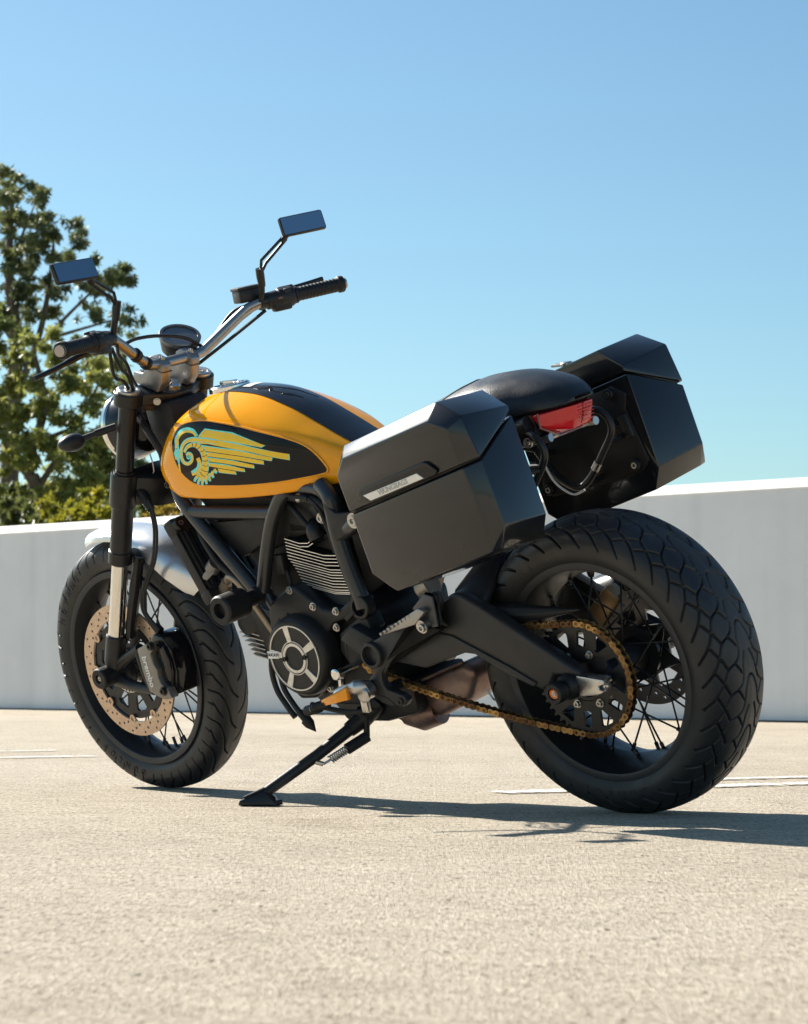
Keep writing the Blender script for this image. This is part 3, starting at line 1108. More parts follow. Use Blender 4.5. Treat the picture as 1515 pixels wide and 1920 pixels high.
# gauge and headlight
gn = Vector((-.50, .10, .86)).normalized()
gc = Vector((1.167, -.070, 1.088))
gauge = P('gauge', lathe([(-.052, .0), (-.052, .024), (-.036, .040), (-.006, .0475), (.002, .0490), (.0055, .0475), (.0055, .0415), (.0015, .0395), (.0015, 0)], gc, gn, 44), PLASTIC, ST)
obj('gauge_bezel', lathe([(-.004, .0494), (.004, .0500), (.0072, .0478), (.0072, .0415), (.004, .0410)], gc, gn, 44), mat('bezel_grey', (.16, .165, .175), .3, .8), gauge)
obj('gauge_glass', lathe([(.0022, .0390), (.003, 0)], gc, gn, 44), GLASSD, gauge)
hc = Vector((1.262, 0, .905))
ha = Vector((1, 0, -.06)).normalized()
head = P('headlight', lathe([(-.045, 0), (-.044, .028), (-.030, .053), (0, .070), (.04, .078), (.062, .080)], hc, ha, 48), GLOSS, ST)
obj('headlight_rim', lathe([(.058, .0805), (.062, .0835), (.072, .0835), (.078, .079), (.076, .074)], hc, ha, 48), CHROME, head)
obj('headlight_lens', lathe([(.074, .075), (.084, .045), (.087, 0)], hc, ha, 40), mat('clear_lens', (.75, .78, .8), .08, coat=1.0), head)
P('headlight_bracket', join(*[tube([(1.250, .085 * sg, .90), (1.225, .105 * sg, .905)], .010, 10) for sg in (1, -1)]), BLACK, ST)
# front turn signals
for sg in (1, -1):
    c = Vector((1.294, .205 * sg, .902))
    bm = NB()
    bmesh.ops.create_uvsphere(bm, u_segments=24, v_segments=14, radius=1)
    for v in bm.verts:
        f = 1 - .18 * v.co.x
        v.co = Vector((v.co.x * .027, v.co.y * .036, v.co.z * .0205 * f)) + c
    ts = P('turn_signal', bm, PLASTIC, ST)
    obj('signal_stalk', join(tube([(1.232, .118 * sg, .917), (1.262, .158 * sg, .911)], .0095, 12), tube([(1.255, .150 * sg, .912), (1.285, .190 * sg, .905)], .0068, 10)), SOFT, ts)
    obj('signal_lens', lathe([(0, .0195), (.012, .016), (.017, 0)], c + Vector((.014, 0, 0)), (1, 0, 0), 20), mat('smoked_lens', (.12, .05, .02), .1, coat=1.0), ts)

# ------------------------------------------------------------------ tank
TX = [.500, .540, .600, .650, .720, .800, .880, .960, 1.020, 1.065, 1.092, 1.105]
ZB = [.752, .749, .742, .739, .736, .735, .736, .739, .742, .744, .747, .760]
ZT = [.790, .812, .846, .876, .917, .950, .964, .966, .958, .935, .905, .880]
ZC = [.772, .800, .833, .856, .880, .900, .914, .923, .922, .908, .885, .862]
HW = [.064, .080, .104, .122, .141, .149, .152, .150, .142, .131, .118, .100]


def tank_bm():
    bm = NB()
    secs = []
    for i, x in enumerate(TX):
        zb, zt, zc, hw = ZB[i], ZT[i], ZC[i], HW[i]
        fr = max(0, (x - .90) / .205)
        h = zc - zb
        half = [(0, zb + .012), (hw * .55, zb + .008), (hw * .86, zb), (hw * .955, zb + .006), (hw * .99, zb + .2 * h), (hw, zb + .45 * h), (hw * .985, zb + .7 * h), (hw * .93, zb + .90 * h),
                (hw * .865, zc), (hw * .70, zc + .40 * (zt - zc)), (hw * .45, zc + .74 * (zt - zc)), (hw * .22, zc + .94 * (zt - zc)), (0, zt)]
        row = []
        for y, z in half:
            kx = np.interp(z, [.74, .817, .867, .926, .965], [0, .024, -.004, -.045, -.075])
            row.append(Vector((x + kx * fr ** 1.5, y, z)))
        secs.append(row)
    # refine along the length
    m = len(secs[0])
    cols = [catmull([s[j] for s in secs], 5) for j in range(m)]
    rows = [[c[i] for c in cols] for i in range(len(cols[0]))]
    rows = [catmull(r, 3) for r in rows]
    grid = []
    for r in rows:
        full = [Vector((v.x, -v.y, v.z)) for v in reversed(r[1:-1])]
        ring = r + full
        grid.append([bm.verts.new(v) for v in ring])
    n = len(grid[0])
    for a, b in zip(grid, grid[1:]):
        for k in range(n):
            bm.faces.new((a[k], a[(k + 1) % n], b[(k + 1) % n], b[k]))
    bm.faces.new(grid[0])
    bm.faces.new(grid[-1])
    bmesh.ops.recalc_face_normals(bm, faces=bm.faces)
    return bm


tb = tank_bm()
bmesh.ops.triangulate(tb, faces=[f for f in tb.faces if len(f.verts) > 4])
TB = BVHTree.FromBMesh(tb)
tank = P('fuel_tank', tb, TANKM, sharp=60)


def side_y(x, z, sg=1):
    h = TB.ray_cast(Vector((x, .5 * sg, z)), Vector((0, -sg, 0)))
    return h[0].y if h[0] is not None else .1 * sg


def top_z(x, y):
    h = TB.ray_cast(Vector((x, y, 1.3)), Vector((0, 0, -1)))
    return h[0].z if h[0] is not None else .8


def conform(bm, poly, off, cell, sg=1, thick=0.0, mi=0):
    """polygon in (x, z) laid on the tank's side, cut on a grid so that it follows the surface"""
    b = NB()
    f = b.faces.new([b.verts.new((x, 0, z)) for x, z in poly])
    bmesh.ops.triangulate(b, faces=b.faces[:])
    xs = [p[0] for p in poly]
    zs = [p[1] for p in poly]
    v = math.floor(min(xs) / cell) * cell
    while v < max(xs):
        bmesh.ops.bisect_plane(b, geom=b.verts[:] + b.edges[:] + b.faces[:], plane_co=(v, 0, 0), plane_no=(1, 0, 0))
        v += cell
    v = math.floor(min(zs) / cell) * cell
    while v < max(zs):
        bmesh.ops.bisect_plane(b, geom=b.verts[:] + b.edges[:] + b.faces[:], plane_co=(0, 0, v), plane_no=(0, 0, 1))
        v += cell
    if thick:
        g = bmesh.ops.extrude_face_region(b, geom=b.faces[:])
        low = {q for q in g['geom'] if isinstance(q, bmesh.types.BMVert)}
    else:
        low = set()
    for q in b.verts:
        q.co.y = side_y(q.co.x, q.co.z, sg) + sg * (off - (thick if q in low else 0))
    for q in b.faces:
        q.material_index = mi
    bmesh.ops.recalc_face_normals(b, faces=b.faces)
    if not thick:
        for q in b.faces:
            if q.normal.y * sg < 0:
                q.normal_flip()
    return b


panel = [(1.033, .868), (1.028, .882), (1.016, .897), (.998, .908), (.975, .914), (.940, .9165), (.905, .914), (.860, .906), (.810, .895), (.760, .881), (.708, .865), (.672, .851), (.643, .836), (.622, .818), (.607, .798), (.599, .782),
         (.600, .774), (.610, .770), (.66, .767), (.738, .765), (.83, .766), (.925, .771), (.958, .774), (.983, .782), (1.004, .796), (1.020, .814), (1.030, .838)]
pc = catmull([(x, z, 0) for x, z in panel], 3, closed=True)
pc = [(v.x, v.y) for v in pc]
ux = lambda u, v: (1.048 - .460 * u / 1000 + .090 * v / 800 - .014 * u * v / 8e5, 1.016 - .038 * u / 1000 - .269 * v / 800 + .015 * u * v / 8e5)


def stroke(path, w0, w1=None, n=5):
    c = catmull([(a, b, 0) for a, b in path], n)
    w1 = w0 if w1 is None else w1
    L, R_ = [], []
    for i, p in enumerate(c):
        t = (c[min(i + 1, len(c) - 1)] - c[max(i - 1, 0)]).normalized()
        f = i / (len(c) - 1)
        w = (w0 + (w1 - w0) * f) / 2
        L.append((p.x - t.y * w, p.y + t.x * w))
        R_.append((p.x + t.y * w, p.y - t.x * w))
    return [L, R_]


def stroke_quads(path, w0, w1=None):
    L, R_ = stroke(path, w0, w1)
    return [[L[i], L[i + 1], R_[i + 1], R_[i]] for i in range(len(L) - 1)]


def emblem(sg):
    art = []          # (level, material index, polygon)
    fe = [[(345, 366), (380, 318), (560, 345), (775, 428), (755, 440), (560, 396), (352, 374)],
          [(300, 386), (420, 376), (600, 414), (910, 495), (915, 535), (700, 470), (420, 412), (300, 410)],
          [(375, 424), (620, 460), (825, 510), (820, 532), (630, 492), (388, 456)],
          [(395, 464), (590, 488), (775, 530), (777, 554), (590, 518), (405, 492)],
          [(410, 502), (560, 520), (718, 555), (720, 578), (565, 548), (415, 528)],
          [(420, 540), (545, 555), (660, 580), (664, 600), (540, 582), (425, 562)],
          [(488, 574), (600, 590), (609, 617), (500, 602)]]
    for f in fe:
        cx = sum(p[0] for p in f) / len(f)
        cy = sum(p[1] for p in f) / len(f)
        art.append((1, 1, [(p[0] + (5 if p[0] > cx else -2), p[1] + (-7 if p[1] < cy else 3)) for p in f]))
        art.append((2, 0, f))
    for f, yy in ((fe[2], 470), (fe[3], 500), (fe[4], 530), (fe[5], 562)):
        art += [(3, 3, q) for q in stroke_quads([(f[0][0] + 10, f[-1][1] + 1), (f[1][0], f[-2][1] + 1), (f[2][0] - 14, f[3][1] + 3)], 4)]
    # neck and hair shade
    art.append((1, 2, [(212, 400), (240, 372), (300, 362), (345, 440), (380, 500), (372, 560), (330, 600), (285, 600), (232, 615), (208, 575), (215, 500)]))
    # crest over the brow
    art += [(2, 1, q) for q in stroke_quads([(182, 425), (172, 385), (200, 335), (250, 316), (300, 325), (336, 360)], 26, 16)]
    art += [(3, 0, q) for q in stroke_quads([(190, 420), (186, 385), (210, 348), (252, 331), (298, 338), (326, 362)], 26, 10)]
    # face in profile
    art.append((3, 1, [(174, 408), (196, 402), (206, 440), (214, 490), (214, 540), (204, 556), (196, 530), (182, 518), (188, 500), (174, 492), (160, 482), (171, 458), (168, 430)]))
    art.append((4, 0, [(180, 412), (192, 408), (194, 440), (182, 452)]))
    art.append((4, 0, [(170, 500), (186, 506), (190, 522), (176, 520)]))
    art.append((4, 3, [(176, 448), (190, 444), (190, 449), (178, 453)]))
    art.append((3, 0, [(200, 556), (213, 545), (218, 585), (222, 606), (208, 598)]))
    # ram's horn: outer arch, spiral
    arch = [(470, 398), (380, 385), (300, 382), (250, 402), (226, 445), (226, 495), (246, 535), (282, 545), (308, 522), (306, 488), (284, 474), (266, 488)]
    art += [(3, 1, q) for q in stroke_quads(arch, 34, 20)]
    art += [(4, 0, q) for q in stroke_quads([(a + 2, b + 3) for a, b in arch], 22, 12)]
    art.append((5, 1, circ(284, 500, 16, 14)))
    art.append((6, 3, circ(284, 497, 8, 12)))
    art.append((7, 1, circ(284, 497, 4, 10)))
    # inner ringed horn
    ring = [(250, 468), (272, 432), (312, 416), (350, 425), (386, 460), (404, 510), (406, 560), (392, 610), (366, 640)]
    art += [(3, 1, q) for q in stroke_quads(ring, 22, 62)]
    art += [(4, 0, q) for q in stroke_quads([(a, b + 2) for a, b in ring], 14, 50)]
    cr = catmull([(a, b, 0) for a, b in ring], 3)
    for i in range(6, len(cr) - 1, 2):
        t = (cr[i + 1] - cr[i - 1]).normalized()
        w = 8 + 20 * i / len(cr)
        art += [(5, 3, q) for q in stroke_quads([(cr[i].x - t.y * w - t.x * 6, cr[i].y + t.x * w - t.y * 6), (cr[i].x, cr[i].y), (cr[i].x + t.y * w - t.x * 6, cr[i].y - t.x * w - t.y * 6)], 4)]
    # cheek crescent
    cres = [(352, 505), (368, 550), (352, 595), (306, 612)]
    art += [(4, 0, q) for q in stroke_quads(cres, 26, 34)]
    art += [(5, 1, q) for q in stroke_quads([(356, 535), (350, 572), (312, 604)], 10, 24)]
    # curled plumes at the bottom
    for k, (a, b, c, d) in enumerate(((352, 630, 325, 668), (375, 640, 350, 686), (398, 640, 380, 692), (418, 630, 412, 684), (436, 615, 438, 664), (456, 600, 462, 640), (470, 585, 486, 606))):
        art += [(5 + k % 2, 1, q) for q in stroke_quads([(a, b), ((a + c) / 2 - 6, (b + d) / 2), (c, d)], 24, 18)]
        art += [(7 + k % 2, 0, q) for q in stroke_quads([(a + 2, b - 8), ((a + c) / 2 - 2, (b + d) / 2 - 6), (c + 5, d - 10)], 17, 6)]
    bms = []
    for lv, mi, poly in art:
        pts = [ux(u, v) for u, v in poly]
        bms.append(conform(NB(), pts, .0036 + lv * .00012, .012, sg, 0, mi))
    return join(*bms)


for sg in (1, -1):
    pb = conform(NB(), pc, .0030, .011, sg, .008)
    side = P('tank_side_panel', pb, mat('panel_black', (.006, .006, .007), .35, coat=.5, coat_rough=.04, spec=.03), sharp=50)
    em = emblem(sg)
    obj('emblem', em, [YEL, TEAL, BROWN, GLOSS], side, flat=True)
    # rolled rim round the panel
    rim = [(x, side_y(x, z, sg) + .001 * sg, z) for x, z in pc]
    obj('panel_rim', tube(rim, .0028, 8, closed=True), TANKM, side)


def top_strip(y0, y1, xs, off, n=12):
    bm = NB()
    rows = []
    for x in xs:
        rows.append([bm.verts.new((x, y0(x) + (y1(x) - y0(x)) * k / n, top_z(x, y0(x) + (y1(x) - y0(x)) * k / n) + off)) for k in range(n + 1)])
    for a, b in zip(rows, rows[1:]):
        for k in range(n):
            bm.faces.new((a[k], a[k + 1], b[k + 1], b[k]))
    bmesh.ops.recalc_face_normals(bm, faces=bm.faces)
    if sum(f.normal.z for f in bm.faces) < 0:
        bmesh.ops.reverse_faces(bm, faces=bm.faces[:])
    return bm


xs = [.515 + (.915 - .515) * k / 40 for k in range(41)]
wst = lambda x: np.interp(x, [.5, .6, .75, .915], [.044, .052, .054, .046])
obj('tank_stripe', top_strip(lambda x: -wst(x), lambda x: wst(x), xs, .0014), GLOSS, tank)
fc = Vector((.955, 0, top_z(.955, 0) - .006))
fnm = Vector((.02, 0, 1)).normalized()
obj('filler_cap', join(lathe([(0, .048), (.010, .047), (.013, .043), (.013, .036), (.010, .034), (.010, .022), (.014, .020), (.014, 0)], fc, fnm, 40),
                       box(fc + Vector((0, 0, .017)), (.05, .012, .008), .002)), CHROME, tank)
obj('tank_badge', top_strip(lambda x: -.022, lambda x: .022, [.868, .876, .884, .892], .0022, 4), CREAM, tank)
obj('tank_bolt', bolt((1.098, side_y(1.090, .775) - .001, .775), .006, .004), BLACK, tank)

# ------------------------------------------------------------------ frame, cooler, covers
def mirror_y(bm):
    b2 = bm.copy()
    for v in b2.verts:
        v.co.y *= -1
    bmesh.ops.reverse_faces(b2, faces=b2.faces[:])
    return join(bm, b2)


R_T = .0165
fr = join(tube(catmull([(1.105, .085, .800), (1.075, .112, .748), (1.035, .120, .700), (.960, .122, .614), (.878, .124, .520)], 6), R_T, 18),
          tube([(1.035, .120, .708), (.775, .120, .694)], .0155, 18),
          tube(catmull([(.700, .112, .752), (.738, .118, .732), (.768, .120, .700), (.795, .121, .660), (.826, .123, .596), (.858, .124, .520)], 6), R_T, 18),
          tube(catmull([(.620, .115, .748), (.588, .128, .722), (.584, .131, .690), (.584, .131, .640), (.570, .134, .570), (.549, .137, .500), (.545, .138, .478)], 6), .0185, 18),
          tube(catmull([(.800, .105, .738), (.700, .110, .742), (.63, .118, .738), (.592, .126, .715)], 6), .013, 14),
          tube([(.868, .108, .512), (.868, .150, .512)], .021, 20),
          tube([(.855, .118, .512), (.822, .120, .44), (.805, .118, .36)], .012, 14),
          tube([(.575, .128, .64), (.50, .14, .672), (.46, .15, .685)], [.017, .02, .014], 12))
frame = P('frame', mirror_y(fr), FRAMEM)
obj('frame_lug', lathe([(-.012, .027), (.012, .027), (.014, .025), (.014, .0185), (-.004, .0175), (-.004, 0)], (.547, .140, .482), (0, 1, 0), 28), CAST, frame)
obj('frame_bolt', join(bolt((.498, .160, .675), .012, .009), lathe([(-.01, .017), (.006, .017), (.006, .013)], (.498, .158, .675), (0, 1, 0), 20)), STEEL, frame)
P('frame_gusset', prism([(.592, .715), (.560, .690), (.505, .690), (.478, .668), (.486, .655), (.52, .650), (.578, .628)], .136, .150, .004), CAST)
# infill cover with its folded edge
P('side_cover', prism([(1.010, .678), (.812, .680), (.832, .628), (.918, .594), (.955, .622)], .060, .106, .004), PLASTIC)
P('airbox_filler', join(hull([(1.05, .095, .748), (.60, .095, .748), (.62, .095, .66), (.85, .095, .60), (.98, .095, .66), (1.05, -.095, .748), (.60, -.095, .748), (.62, -.095, .66), (.85, -.095, .60), (.98, -.095, .66)], .01),  # airbox enlarged with dark blocks added to blacken bright see-through gaps
                 hull([(.955, .085, .645), (.74, .085, .645), (.74, .085, .48), (.865, .085, .49), (.955, -.085, .645), (.74, -.085, .645), (.74, -.085, .48), (.865, -.085, .49)], .01),
                 hull([(.62, .07, .74), (.30, .07, .80), (.36, .07, .60), (.60, .07, .48), (.62, -.07, .74), (.30, -.07, .80), (.36, -.07, .60), (.60, -.07, .48)], .01)), SOFT)
P('crash_bobbin', join(lathe([(.150, .0165), (.186, .0165), (.186, .024), (.191, .0335), (.256, .0335), (.2605, .030), (.2605, .0175), (.246, .0165), (.246, 0)], (.862, 0, .512), (0, 1, 0), 32)), SOFT)
P('crash_bobbin', join(lathe([(.150, .0165), (.186, .0165), (.186, .024), (.191, .0335), (.256, .0335), (.2605, .030), (.2605, .0175), (.246, .0165), (.246, 0)], (.862, 0, .512), (0, -1, 0), 32)), SOFT)

# oil cooler: end tanks, side plate, ribs
ca = Vector((1.150, 0, .672))
cb = Vector((1.072, 0, .497))
cax = (cb - ca).normalized()
cpn = Vector((cax.z, 0, -cax.x))
if cpn.x > 0:
    cpn = -cpn                                  # towards the rear
Mc = Matrix((Vector((0, 1, 0)), cpn, -cax)).transposed().to_4x4()
Mc.translation = (ca + cb) / 2
Lc_ = (cb - ca).length
cooler = P('oil_cooler', join(box((0, 0, Lc_ / 2 - .006), (.205, .036, .040), .008), box((0, 0, -Lc_ / 2 + .004), (.205, .036, .034), .007)), PLASTIC, Mc)
obj('cooler_core', box((0, .004, 0), (.180, .026, Lc_ - .03)), DARKL, cooler)
for sg in (1, -1):
    obj('cooler_side_plate', box((.097 * sg, -.002, -.002), (.005, .026, Lc_ - .034), .0012), CAST, cooler)
rib = box((0, 0, 0), (.010, .008, Lc_ - .05), .001)
rme = bpy.data.meshes.new('cooler_rib')
rib.to_mesh(rme)
rib.free()
rme.materials.append(BLACK)
for k in range(9):
    mesh_obj('cooler_rib', rme, None, cooler, Matrix.Translation((-.078 + .0195 * k, .019, 0)))
obj('cooler_bolt', join(lathe([(0, .017), (.012, .016), (.012, .009)], (.085, .016, Lc_ / 2 - .006), (0, 1, 0), 20), bolt((.045, .016, Lc_ / 2 - .026), .007, .006)), BLACK, cooler)
obj('cooler_screw', bolt((.085, .024, Lc_ / 2 - .006), .007, .005), STEEL, cooler)
P('oil_hose', join(tube(catmull([(1.040, .062, .512), (1.010, .085, .535), (.985, .098, .548), (.962, .100, .538), (.942, .098, .510), (.905, .09, .44), (.86, .085, .36)], 6), .0095, 12),
                   tube([(1.075, .045, .500), (1.030, .075, .520)], [.017, .015], 12), tube([(1.036, .070, .518), (1.008, .088, .537)], .0125, 6)),
  mat('hose_fitting', (.30, .24, .18), .38, .8, rvar=.1))
P('oil_hose', join(tube(catmull([(1.10, .055, .665), (1.060, .085, .640), (1.030, .095, .605), (1.010, .098, .580), (.965, .098, .545), (.90, .095, .50)], 6), .009, 12)), SOFT)
P('ignition_tab', join(tube([(1.050, .086, .566), (1.024, .092, .582)], .018, 16), prism([(1.072, .545), (1.060, .542), (1.030, .560), (1.036, .573), (1.065, .560), (1.073, .552)], .098, .101, .0008)), mat('tab_steel', (.20, .20, .20), .4, .8))

# ------------------------------------------------------------------ engine
eng = P('engine', join(hull([(.835, .10, .47), (.80, .10, .52), (.60, .10, .50), (.54, .10, .46), (.54, .10, .30), (.60, .10, .245), (.78, .10, .245), (.84, .10, .33),
                             (.835, -.13, .47), (.80, -.13, .52), (.60, -.13, .50), (.54, -.13, .46), (.54, -.13, .30), (.60, -.13, .245), (.78, -.13, .245), (.84, -.13, .33)], .012),
                       hull([(.76, .09, .26), (.72, .09, .205), (.60, .09, .205), (.50, .09, .225), (.50, .09, .30), (.76, -.09, .26), (.72, -.09, .205), (.60, -.09, .205), (.50, -.09, .225), (.50, -.09, .30)], .01)), CAST)
cov = prism([(.836, .470), (.828, .492), (.790, .515), (.752, .534), (.735, .530), (.695, .502), (.665, .480), (.625, .472), (.590, .492), (.556, .506), (.546, .490), (.580, .462), (.640, .446), (.672, .420), (.690, .370), (.694, .325), (.742, .276), (.792, .274), (.838, .318), (.846, .390)], .095, .146, .008, 3)
drum = lathe([(.13, .092), (.158, .092), (.170, .089), (.178, .083), (.180, .078)], (.744, 0, .380), (0, 1, 0), 64)
ribs = join(*[hull([(x0, .140, z0), (x1, .140, z1), (x0, .160, z0 - .045), (x1, .160, z1 - .045), (x0 + .006, .140, z0), (x0 + .006, .160, z0 - .045)], .001) for x0, z0, x1, z1 in ((.800, .475, .803, .475), (.770, .487, .773, .487))])
obj('alternator_cover', join(cov, drum, ribs), CRANKM, eng)
obj('cover_disc', lathe([(.176, .0775), (.1805, .0775), (.1805, 0)], (.744, 0, .380), (0, 1, 0), 64), PLASTIC, eng)
# light ring with five spokes
def sector(r0, r1, a, w0, w1):
    c, s_ = math.cos(a), math.sin(a)
    return [(.744 + c * u - s_ * v, .380 + s_ * u + c * v) for u, v in ((r0, -w0), (r1, -w1), (r1, w1), (r0, w0))]


ringm = [plate([circ(.744, .380, .0742, 72), circ(.744, .380, .0712, 72)], .1795, .1830), plate([circ(.744, .380, .0385, 48), circ(.744, .380, .0368, 48)], .1795, .1826),
         plate([circ(.744, .380, .0340, 48), circ(.744, .380, .0275, 48)], .1795, .1832)]
for k in range(5):
    ringm.append(prism(sector(.0375, .0722, RAD(82 + 72 * k), .0062, .0085), .1795, .1824, .0004, 1))
obj('cover_trim', join(*ringm), mat('worn_aluminium', (.72, .69, .63), .42, .55, noise=.16, nscale=90, rvar=.1), eng)
for dx in (-.031, .031):
    obj('cover_screw', bolt((.744 + dx, .1822, .380 - dx * .06), .0058, .003), BLACK, eng)
obj('name_plate', box((.8085, .1815, .388), (.034, .004, .017), .001), WLET, eng)
mesh_obj('engine_lettering', text_mesh('DUCATI', .0095, .0003, .0002), DARKL, eng, basis((.8085, .1840, .388), (-1, 0, -.03), (-.03, 0, 1)))
for q in ((.752, .524), (.690, .486), (.624, .474), (.557, .502), (.632, .438), (.69, .300), (.835, .335)):
    obj('cover_bolt', bolt((q[0], .1455, q[1]), .0068, .006), STEEL, eng)
P('sprocket_cover', join(prism([(.625, .425), (.560, .460), (.538, .468), (.527, .432), (.560, .395), (.566, .358), (.612, .352), (.634, .385)], .10, .150, .006),
                         prism([(.595, .462), (.565, .478), (.558, .472), (.590, .452)], .148, .156, .002)), CAST)
P('cover_slot', prism([(.560, .442), (.540, .428), (.541, .424), (.562, .438)], .1495, .1508), DARKL)
P('cover_slot', prism([(.604, .418), (.616, .400), (.614, .382), (.610, .383), (.611, .399), (.601, .415)], .1495, .1508), DARKL)
# vertical cylinder: barrel and separate fins
cyl = P('cylinder', hull([(.755, .075, .640), (.640, .075, .625), (.630, .075, .50), (.745, .075, .525), (.755, -.09, .640), (.640, -.09, .625), (.630, -.09, .50), (.745, -.09, .525)], .006), CAST)
NF = 16
edge_l = [(.768, .632), (.768, .588), (.752, .568), (.745, .545), (.738, .532), (.715, .518)]
for k in range(NF):
    f = k / (NF - 1)
    zf = .632 - f * .112
    xl = float(np.interp(zf, [.518, .532, .545, .568, .588, .64], [.712, .742, .748, .757, .772, .770]))
    zr = zf - .030
    xr = .606 + .010 * (f < .35)
    knee = xr + .045
    sk = (zf - zr) / (xl - xr)
    x_start = xl
    pts_o = [(xl, zf), (knee, zf - (xl - knee) * .245), (xr, zf - (xl - knee) * .245 - .002)]
    if k in (0, 1):
        pts_o = [(xl, zf), (xl - .042, zf - .012), (xl - .068, zf - .013), (xl - .085, zf - .006)]
    bmf = NB()
    for part_ in (0,):
        up_, dn = [], []
        for (x, z) in pts_o:
            yo = .112 if x < xl - .012 else .098
            up_.append((x, z))
    th_ = .0019
    poly = [(x, z + th_ / 2) for x, z in pts_o] + [(x, z - th_ / 2) for x, z in reversed(pts_o)]
    b1 = prism(poly, .050, .1105)
    fin = obj('cylinder_fin', b1, CAST, cyl, flat=True)
    # machined bright edge of the same fin
    poly2 = [(x, z + th_ * .62) for x, z in pts_o] + [(x, z - th_ * .62) for x, z in reversed(pts_o)]
    fin.data.materials.append(FINM)
    for p_ in fin.data.polygons:
        if p_.normal.y > .9:
            p_.material_index = 1
P('cylinder_head', join(hull([(.765, .095, .668), (.765, .095, .640), (.670, .095, .640), (.668, .095, .650), (.70, .08, .690), (.765, -.09, .668), (.765, -.09, .640), (.65, -.09, .630), (.66, -.09, .69)], .006),
                        tube(catmull([(.690, .085, .655), (.675, .110, .650), (.668, .112, .628)], 5), .018, 12)), CAST)
P('plug_lead', tube(catmull([(.755, .10, .715), (.715, .112, .690), (.690, .115, .665), (.674, .112, .645)], 6), .0065, 10), SOFT)
P('throttle_body', join(lathe([(0, .036), (.05, .036), (.055, .03), (.055, 0)], (.640, .045, .672), (0, 1, 0), 28),
                        prism([(.685, .692), (.662, .668), (.640, .632), (.628, .640), (.655, .680), (.668, .705)], .098, .104, .0015)), PLASTIC)
P('throttle_screw', join(bolt((.650, .105, .672), .009, .006), bolt((.622, .106, .642), .008, .006)), STEEL)
P('intake_hose', tube(catmull([(.745, .105, .728), (.690, .112, .722), (.640, .116, .712), (.612, .116, .690), (.600, .112, .655)], 6), .012, 12), SOFT)
P('wiring_harness', tube(catmull([(.735, .128, .742), (.700, .126, .728), (.660, .124, .722), (.628, .128, .700), (.612, .130, .655), (.602, .132, .60)], 6), .0048, 8), SOFT)
P('wiring_harness', tube(catmull([(.785, .110, .560), (.775, .116, .530), (.790, .120, .500), (.815, .125, .470)], 6), .0045, 8), SOFT)
P('cable_tie', tube([(.662, .124, .7215), (.656, .1245, .7210)], .0062, 10), SOFT)
P('hose_clamp', lathe([(-.006, .0128), (.006, .0128)], (.690, .112, .722), (1, .05, .03), 20), STEEL)
P('starter_relay', box((.800, .108, .575), (.030, .020, .045), .003), PLASTIC)
# forward cylinder
fcy = P('front_cylinder', hull([(.845, .05, .43), (.99, .05, .47), (1.04, .034, .41), (1.005, .034, .352), (.86, .05, .33), (.845, -.07, .43), (.99, -.07, .47), (1.04, -.055, .41), (1.005, -.055, .352), (.86, -.07, .33)], .008), CAST)
for k in range(6):
    zk = .402 - .0105 * k
    obj('cylinder_fin', prism([(1.058 - .006 * k, zk), (1.020, zk - .004), (.985, zk - .012), (.985, zk - .0145), (1.020, zk - .0065), (1.058 - .006 * k, zk - .0025)], -.06, .040), mat('fin_alloy', (.42, .40, .37), .42, .8, rvar=.08), fcy)
obj('front_head_cover', hull([(.985, .045, .49), (1.050, .045, .465), (1.062, .045, .415), (1.040, .045, .388), (.985, .045, .40), (.985, -.06, .49), (1.050, -.06, .465), (1.062, -.06, .415), (1.040, -.06, .388), (.985, -.06, .40)], .012), CAST, fcy)
P('exhaust_header', tube(catmull([(.985, .010, .36), (.955, .0, .30), (.88, -.02, .235), (.76, -.02, .215), (.62, -.01, .205), (.54, 0, .215)], 6), .0185, 14), EXH)
P('exhaust_box', join(hull([(.505, .055, .288), (.372, .055, .330), (.345, .055, .305), (.375, .055, .246), (.470, .055, .205), (.53, .05, .215), (.505, -.11, .288), (.372, -.11, .330), (.345, -.11, .305), (.375, -.11, .246), (.470, -.11, .205), (.53, -.11, .215)], .016, 3),
                      tube([(.578, .035, .212), (.535, .035, .205), (.490, .030, .215)], [.030, .034, .030], 20),
                      tube([(.505, .058, .290), (.372, .058, .332)], .0035, 8), tube([(.600, .04, .218), (.578, .036, .212)], [.020, .026], 16)), EXH)
P('exhaust_hook', tube(catmull([(.345, .03, .262), (.33, .03, .240), (.318, .03, .248), (.312, .03, .272)], 5), .0022, 6), STEEL)

# gear lever, drain hoses
P('gear_lever', join(tube([(.596, .150, .352), (.596, .205, .352)], .010, 14), lathe([(-.006, .013), (.010, .013), (.012, .010), (.012, 0)], (.596, .205, .352), (0, 1, 0), 20), tube([(.598, .196, .346), (.600, .198, .318)], .008, 10)), CHROME)
shift = P('shift_rod', join(tube(catmull([(.510, .205, .272), (.58, .210, .268), (.64, .212, .276), (.688, .215, .286)], 5), .0058, 10),
                            lathe([(0, .0105), (.004, .0115), (.040, .0115), (.044, .009), (.044, 0)], (.640, .235, .287), (.70, .10, -.14), 16)), SOFT)
P('drain_hose', tube(catmull([(.842, .150, .395), (.852, .156, .345), (.847, .158, .300), (.828, .158, .265), (.808, .158, .236)], 6), .0065, 10), SOFT)
P('drain_hose', join(tube(catmull([(.835, .150, .33), (.828, .153, .298), (.805, .155, .262), (.790, .155, .243)], 6), .0062, 10), tube([(.795, .155, .248), (.775, .155, .225)], .0085, 10),
                     tube([(.779, .155, .230), (.770, .155, .220), (.756, .155, .203)], [.013, .012, .001], 12)), SOFT)

